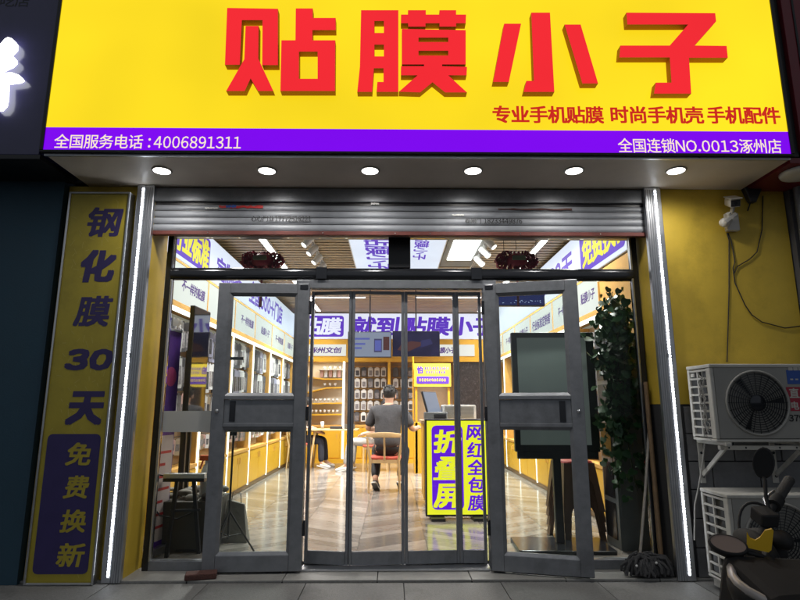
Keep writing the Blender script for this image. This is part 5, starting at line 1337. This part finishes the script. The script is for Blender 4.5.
# wall brackets below the upper unit
for k, x in enumerate((2.33, 2.88)):
    b_ = T('wall_bracket', 'white steel bracket under the upper air conditioner, %s one' % ('left', 'right')[k], 'bracket', (x, -.01, .9), group='brackets under the upper air conditioner'); Ob = (x, -.01, .9)
    MB(Ob).box(x - .02, x + .02, -.40, -.014, .975, .998).build('arm', 'ac_white', b_, bevel=.003); MB(Ob).box(x - .02, x + .02, -.028, -.0135, .68, .9745).build('wall_plate', 'ac_white', b_, bevel=.003); MB(Ob).bar((x, -.37, .975), (x, -.028, .74), .012, .03).build('strut', 'ac_white', b_)
    for z in (.73, .90): MB(Ob).lathe([(.010, -.030), (.010, -.036), (0, -.037)], c=(x, 0, z), n=8, axis='y').build('bolt', 'charcoal_gloss', b_)
mbx = T('bracket_rail', 'white perforated steel rail under the upper air conditioner', 'bracket', (2.6, -.33, .96)); MB((2.6, -.33, .96)).box(2.30, 3.05, -.345, -.31, .945, .974).build('rail', 'ac_white', mbx, bevel=.003)
for k in range(6): MB((2.6, -.33, .96)).lathe([(.007, -.3455), (.0, -.3465)], c=(2.36 + k * .12, 0, .96), n=10, axis='y').build('hole', 'ac_dark', mbx)
t2, Oq2, yf2 = air_con(2.225, -.16, .075, .90, .33, .585, 'lower air conditioner unit standing on the pavement behind the scooter', False)
for k, x in enumerate((2.27, 2.98)):
    MB(Oq2).tube([(x, -.52, .012), (x, -.42, .012), (x - .004, -.30, .04), (x, -.20, .074)], .012, 8).build('foot', 'ac_white', t2)
    MB(Oq2).box(x - .02, x + .02, -.46, -.18, .02, .0745).build('foot_rail', 'ac_white', t2)
# hose and wires at the side
t = T('drain_hose', 'thin grey hose hanging down beside the upper air conditioner', 'hose', (2.21, -.10, 0)); P = [atY(705, 442, -.10), atY(703, 460, -.09), atY(699, 485, -.08), atY(695, 505, -.07), atY(694.5, 540, -.06)]
MB((2.21, -.10, 0)).tube([tuple(p_) for p_ in P], .007, 6).build('hose', 'ac_grey', t)
t = T('tangled_wire', 'tangled grey wires stuffed in the side of the upper air conditioner', 'wire', (2.25, -.25, 1.2)); rr = random.Random(9); mb = MB((2.25, -.25, 1.2))
for k in range(5):
    P = []; y = -.26 + rr.uniform(-.03, .03); z = 1.49 - .02 * k
    for j in range(12): P.append((2.251 - rr.uniform(0, .012), y + rr.uniform(-.05, .03), z)); z -= .036
    mb.tube(P, .0035, 5)
mb.build('wire', 'ac_grey', t)

# ================================================================== CCTV CAMERA AND CABLES
c = atY(722, 222, -.04)
cc = T('security_camera', 'white security camera on the yellow wall above the air conditioners', 'camera', (c.x + .08, -.012, c.z), 0); Oc = (c.x + .08, -.012, c.z)
bxx = c.x + .08
MB(Oc).box(bxx - .05, bxx + .055, -.055, -.013, c.z - .075, c.z + .075).build('junction_box', 'cctv_white', cc, bevel=.008)
MB(Oc).tube([(bxx - .02, -.05, c.z + .01), (bxx - .05, -.10, c.z + .02), (bxx - .07, -.12, c.z + .05)], .018, 8).build('arm', 'cctv_white', cc)
MB(Oc).tube([(bxx - .01, -.06, c.z + .05), (bxx - .02, -.11, c.z + .10), tuple(Vector((bxx - .03, -.12, c.z + .125)))], .016, 8).build('neck', 'cctv_white', cc)
MB(Oc).ell((bxx - .085, -.085, c.z - .02), (.045, .04, .04), 12, 8).build('swivel', 'cctv_white', cc)
MB(Oc).bar((bxx - .11, -.12, c.z - .03), (bxx - .01, -.11, c.z + .045), .03, .025).build('clamp', 'cctv_white', cc)
hd = Vector((bxx - .03, -.13, c.z + .135)); d = Vector((-.28, -.85, -.42)).normalized(); sd = d.cross(UZ).normalized(); up = sd.cross(d).normalized()
def hb(f0, f1, w_, h_, dz=0): return [hd + d * f + sd * i * w_ + up * (j * h_ + dz) for f, (i, j) in [(f0, k_) for k_ in ((-1, -1), (1, -1), (1, 1), (-1, 1))] + [(f1, k_) for k_ in ((-1, -1), (1, -1), (1, 1), (-1, 1))]]
MB(Oc).hexa(hb(-.10, .075, .038, .033)).build('body', 'cctv_white', cc, bevel=.012)
MB(Oc).hexa(hb(-.11, .10, .045, .004, .039)).build('sun_hood', 'cctv_white', cc, bevel=.004)
MB(Oc).hexa(hb(.0755, .079, .033, .026)).build('front_window', 'device_dark', cc, bevel=.004)
MB(Oc).tube([tuple(hd + d * .0795), tuple(hd + d * .082)], .013, 12).build('lens', 'ac_dark', cc)
for nm, pts, lab in (('camera', [(727, 233), (729, 240), (729, 290), (728, 330), (727, 362)], 'thin dark cable running straight down from the security camera'), ('second', [(728, 233), (731, 240), (735, 262), (733, 268), (735, 283), (745, 305), (752, 315), (762, 322), (785, 328), (801, 326)], 'thin dark cable looping across the yellow wall to the right'), ('third', [(763, 196), (762, 230), (757, 252), (750, 259), (738, 266), (733.5, 274)], 'thin dark cable dropping from the canopy beside the security camera')):
    P = [atY(a_, b_, -.010) for a_, b_ in pts]; o = MB(tuple(P[0])).tube([tuple(p_) for p_ in P], .0045, 6).build('cable', 'cable'); o.location = P[0]; tag(o, lab, 'cable')
t = T('cable_gland', 'dark bundle of cable ends under the canopy right of the camera', 'fitting', (atY(752, 196, -.03).x, -.03, 2.95)); Oq = t.location.copy()
P = atY(752, 197, -.03); MB(Oq).hexa([(P.x - .03, -.05, P.z - .05), (P.x + .02, -.05, P.z - .05), (P.x + .02, -.005, P.z - .05), (P.x - .03, -.005, P.z - .05), (P.x - .07, -.06, 3.018), (P.x + .08, -.06, 3.018), (P.x + .08, -.004, 3.018), (P.x - .07, -.004, 3.018)]).build('cover', 'device_dark', t, bevel=.006)
MB(Oq).tube([(P.x - .02, -.03, P.z - .05), (P.x - .05, -.03, P.z - .12)], .006, 6).build('tail', 'cable', t)

# ================================================================== ELECTRIC SCOOTER
es = T('electric_scooter', 'dark electric scooter with round mirrors and yellow card in the lower right corner', 'scooter', (1.45, -2.40, 0))
es.rotation_euler = (R(16), 0, R(0))     # leans towards the viewer on its stand
def lc(px, py, y):       # world point -> scooter space
    bpy.context.view_layer.update(); return es.matrix_world.inverted() @ atY(px, py, y)
def q(mb, name, mat, bevel=0): return mb.build(name, mat, es, bevel=bevel)
# wheels
for x in (-.42, .72):
    mb = MB(); prof = [(.17, -.045), (.205, -.05), (.232, -.03), (.238, 0), (.232, .03), (.205, .05), (.17, .045)]; mb.lathe(prof, c=(x, 0, .24), n=28, axis='y'); w_ = q(mb, 'wheel', 'rubber')
    mb = MB(); mb.lathe([(.172, -.030), (.172, .030)], c=(x, 0, .24), n=28, axis='y'); mb.lathe([(.03, -.05), (.03, .05)], c=(x, 0, .24), n=12, axis='y')
    for k in range(6):
        a = math.pi / 3 * k; mb.bar((x + .02 * math.cos(a), 0, .24 + .02 * math.sin(a)), (x + .172 * math.cos(a), 0, .24 + .172 * math.sin(a)), .022, .03, up=(0, 1, 0))
    mb.build('rim', 'aluminium', w_)
mb = MB()
for s_ in (-1, 1): mb.tube([(-.42, s_ * .075, .24), (-.31, s_ * .075, .52)], .018, 8)
q(mb, 'front_fork', 'aluminium')
mb = MB(); mb.hexa([(-.60, -.055, .46), (-.22, -.055, .43), (-.22, .055, .43), (-.60, .055, .46), (-.56, -.05, .51), (-.26, -.05, .50), (-.26, .05, .50), (-.56, .05, .51)]); q(mb, 'mudguard', 'scooter_black', .02)
# floorboard and rear body
mb = MB(); mb.hexa([(-.16, -.14, .28), (.36, -.14, .28), (.36, .14, .28), (-.16, .14, .28), (-.18, -.16, .33), (.38, -.16, .33), (.38, .16, .33), (-.18, .16, .33)]); q(mb, 'floorboard', 'scooter_plastic', .02)
mb = MB(); mb.hexa([(.30, -.13, .33), (.98, -.09, .42), (.98, .09, .42), (.30, .13, .33), (.33, -.15, .66), (1.05, -.10, .66), (1.05, .10, .66), (.33, .15, .66)]); q(mb, 'rear_body', 'scooter_black', .04)
mb = MB(); mb.rbox(.30, 1.06, -.15, .15, .661, .74, r=.07, n=4); q(mb, 'seat', 'scooter_plastic', .025)
mb = MB(); mb.rbox(1.06, 1.10, -.06, .06, .55, .60, r=.015, axis='x'); q(mb, 'tail_light', 'sticker_red')
# leg shield: curved sheet with a pale front edge
L_ = [(-.30, .33), (-.34, .45), (-.39, .57), (-.435, .68), (-.465, .745), (-.46, .775)]
def sheet(x_off, half, th_):
    mb = MB(); n = 8; vs = []
    for x, z in L_:
        for j in range(n + 1):
            f = -1 + 2 * j / n; wz = half * (.72 + .28 * math.sin(math.pi * min(1, (z - .30) / .42))); vs.append((x + x_off + .10 * f * f, f * wz, z))
    m_ = n + 1; k = len(vs); vs += [(x + th_, y, z) for x, y, z in vs]
    fs = []
    for i in range(len(L_) - 1):
        for j in range(n):
            a_ = i * m_ + j; fs += [(a_, a_ + m_, a_ + m_ + 1, a_ + 1), (k + a_, k + a_ + 1, k + a_ + m_ + 1, k + a_ + m_)]
    rim = [j for j in range(m_)] + [i * m_ + n for i in range(1, len(L_))] + [(len(L_) - 1) * m_ + j for j in range(n - 1, -1, -1)] + [i * m_ for i in range(len(L_) - 2, 0, -1)]
    for a_, b_ in zip(rim, rim[1:] + rim[:1]): fs.append((a_, b_, k + b_, k + a_))
    mb.add(vs, fs, True); return mb
q(sheet(.0, .20, .02), 'front_fairing', 'scooter_plastic'); q(sheet(.022, .195, .03), 'leg_shield', 'scooter_black')
def shx(i, f):
    x, z = L_[i]; wz = .205 * (.72 + .28 * math.sin(math.pi * min(1, (z - .30) / .42))); return (x + .01 + .10 * f * f, f * wz, z)
mb = MB(); mb.tube([shx(i, 1) for i in range(len(L_))] + [shx(len(L_) - 1, f) for f in (.75, .5, .25, 0, -.25, -.5, -.75)] + [shx(i, -1) for i in range(len(L_) - 1, -1, -1)], .013, 8); q(mb, 'shield_trim', 'scooter_silver')
mb = MB(); mb.ell((-.12, 0, .50), (.05, .075, .06), 14, 9); q(mb, 'headlight', 'ac_grey')
mb = MB(); mb.tube([(-.24, 0, .50), (-.185, 0, .90)], .025, 10); q(mb, 'steering_stem', 'scooter_plastic')
# handlebar placed where the photo shows it
g1, g2 = lc(783, 491, -2.18), lc(776, 584, -2.60); mid = (g1 + g2) / 2 + Vector((-.07, 0, -.02))
h1 = lc(771, 510, -2.27); h2 = lc(768, 559, -2.51)
mb = MB(); mb.tube([tuple(g1), tuple(h1), tuple(h1.lerp(h2, .5) + Vector((-.03, 0, -.02))), tuple(h2), tuple(g2)], .012, 10); hb_ = q(mb, 'handlebar', 'scooter_plastic')
for a_, b_ in ((h1, lc(790, 479, -2.13)), (h2, lc(782, 597, -2.64))):
    s0 = a_.lerp(b_, .35); mb = MB(); mb.tube([tuple(s0), tuple(s0.lerp(b_, .05)), tuple(s0.lerp(b_, .95)), tuple(b_)], [.014, .0185, .0185, .014], 12); q(mb, 'grip', 'scooter_grip')
    mb = MB(); dd = (b_ - a_).normalized(); mb.tube([tuple(a_.lerp(b_, .12)), tuple(a_.lerp(b_, .33))], .024, 12); q(mb, 'switch_housing', 'scooter_plastic')
    mb = MB(); l0 = a_.lerp(b_, .2) + Vector((-.03, 0, -.01)); mb.tube([tuple(l0), tuple(l0 + dd * .07 + Vector((-.03, 0, -.01))), tuple(l0 + dd * .16 + Vector((-.02, 0, -.02)))], [.006, .007, .005], 8); q(mb, 'brake_lever', 'aluminium')
hm = h1.lerp(h2, .5)
mb = MB(); mb.ell(tuple(hm + Vector((-.045, .0, -.055))), (.05, .10, .05), 16, 10); q(mb, 'handlebar_cowl', 'scooter_plastic')
c_ = lc(764, 517, -2.33); mb = MB(); mb.rbox(c_.x - .03, c_.x + .03, c_.y - .04, c_.y + .035, c_.z - .02, c_.z + .025, r=.012); q(mb, 'dash_unit', 'scooter_plastic', .006)
c2_ = lc(764, 546, -2.30); mb = MB(); mb.ell(tuple(c2_), (.06, .085, .05), 16, 10); q(mb, 'instrument_pod', 'scooter_plastic')
c3_ = lc(782, 540, -2.40); mb = MB(); mb.ell(tuple(c3_), (.03, .04, .03), 12, 8); q(mb, 'indicator_lamp', 'scooter_plastic')
mb = MB(); mb.hexa([(-.44, -.13, .55), (-.20, -.11, .52), (-.20, .11, .52), (-.44, .13, .55), (-.43, -.13, .80), (-.16, -.10, .80), (-.16, .10, .80), (-.43, .13, .80)]); q(mb, 'inner_panel', 'scooter_black', .03)
# yellow card tied to the bar (with its dark notch cut out at the top)
K = [(746.7, 532.6), (750, 538.5), (755, 540.5), (760, 537.5), (765, 530.5), (771.5, 529), (773.6, 531.5), (771.5, 550), (768.5, 552.5), (748.5, 548), (746.7, 544)]
P = [lc(a_, b_, -2.50) for a_, b_ in K]; n_ = (P[3] - P[0]).cross(P[9] - P[0]).normalized(); mb = MB(); tr = tessellate_polygon([[Vector((a_, -b_, 0)) for a_, b_ in K]]); m_ = len(P)
mb.add([tuple(p_) for p_ in P] + [tuple(p_ + Vector((.004, .006, 0))) for p_ in P], [tuple(f_) for f_ in tr] + [tuple(i_ + m_ for i_ in f_[::-1]) for f_ in tr] + [(i_, (i_ + 1) % m_, m_ + (i_ + 1) % m_, m_ + i_) for i_ in range(m_)]); q(mb, 'yellow_card', 'yellow_card')
# mirrors on stalks
def mirror(c, nrm, rx, rz, stalk, face):
    z_ = Vector(nrm).normalized(); x_ = z_.cross(UZ).normalized(); y_ = x_.cross(z_).normalized() * -1; n = 22; mb = MB()
    def ring(s, o_): return [tuple(c + x_ * rx * s * math.cos(2 * math.pi * j / n) + y_ * rz * s * math.sin(2 * math.pi * j / n) + z_ * o_) for j in range(n)]
    R_ = [ring(.90, .004), ring(1.0, .004), ring(1.03, -.004), ring(.9, -.020), ring(.5, -.032)]
    mb.add([p_ for r_ in R_ for p_ in r_], [(i * n + j, i * n + (j + 1) % n, (i + 1) * n + (j + 1) % n, (i + 1) * n + j) for i in range(4) for j in range(n)], True); mb.add(R_[4], [tuple(range(n))])
    m_o = q(mb, 'mirror', 'scooter_plastic'); mb = MB(); mb.add(ring(.91, .0030), [tuple(range(n))]); mb.build('mirror_glass', face, m_o)
    mb = MB(); mb.tube([tuple(p_) for p_ in stalk], .0065, 8); mb.build('mirror_stalk', 'scooter_plastic', m_o)
bpy.context.view_layer.update(); inv = es.matrix_world.inverted().to_3x3()
m1 = lc(763.5, 463, -2.22); mirror(m1, inv @ Vector((-.6, -.75, .05)), .034, .056, [m1 + Vector((0, 0, -.05)), lc(765, 480, -2.24), lc(766, 497, -2.26), h1.lerp(h2, .15)], 'scooter_black')
m2 = lc(728, 544.5, -2.50); mirror(m2, inv @ Vector((-.12, -.45, .62)), .054, .036, [m2 + Vector((.04, 0, -.01)), lc(749, 553, -2.51), lc(762, 556, -2.52), h2], 'mirror_pink')
def loop_(a0, c1, c2, a1, n=12): return [tuple(a0 * (1 - f) ** 3 + c1 * 3 * f * (1 - f) ** 2 + c2 * 3 * f * f * (1 - f) + a1 * f ** 3) for f in [i / n for i in range(n + 1)]]
for hh_ in (h1, h2):
    mb = MB(); mb.tube(loop_(hh_, hh_ + Vector((-.10, .02, .07)), hh_ + Vector((-.15, 0, -.02)), hm + Vector((-.06, 0, -.12))), .005, 6); q(mb, 'brake_cable', 'cable')
mb = MB(); mb.tube([(.10, -.12, .29), (.05, -.30, -.07)], .010, 8); q(mb, 'side_stand', 'aluminium')
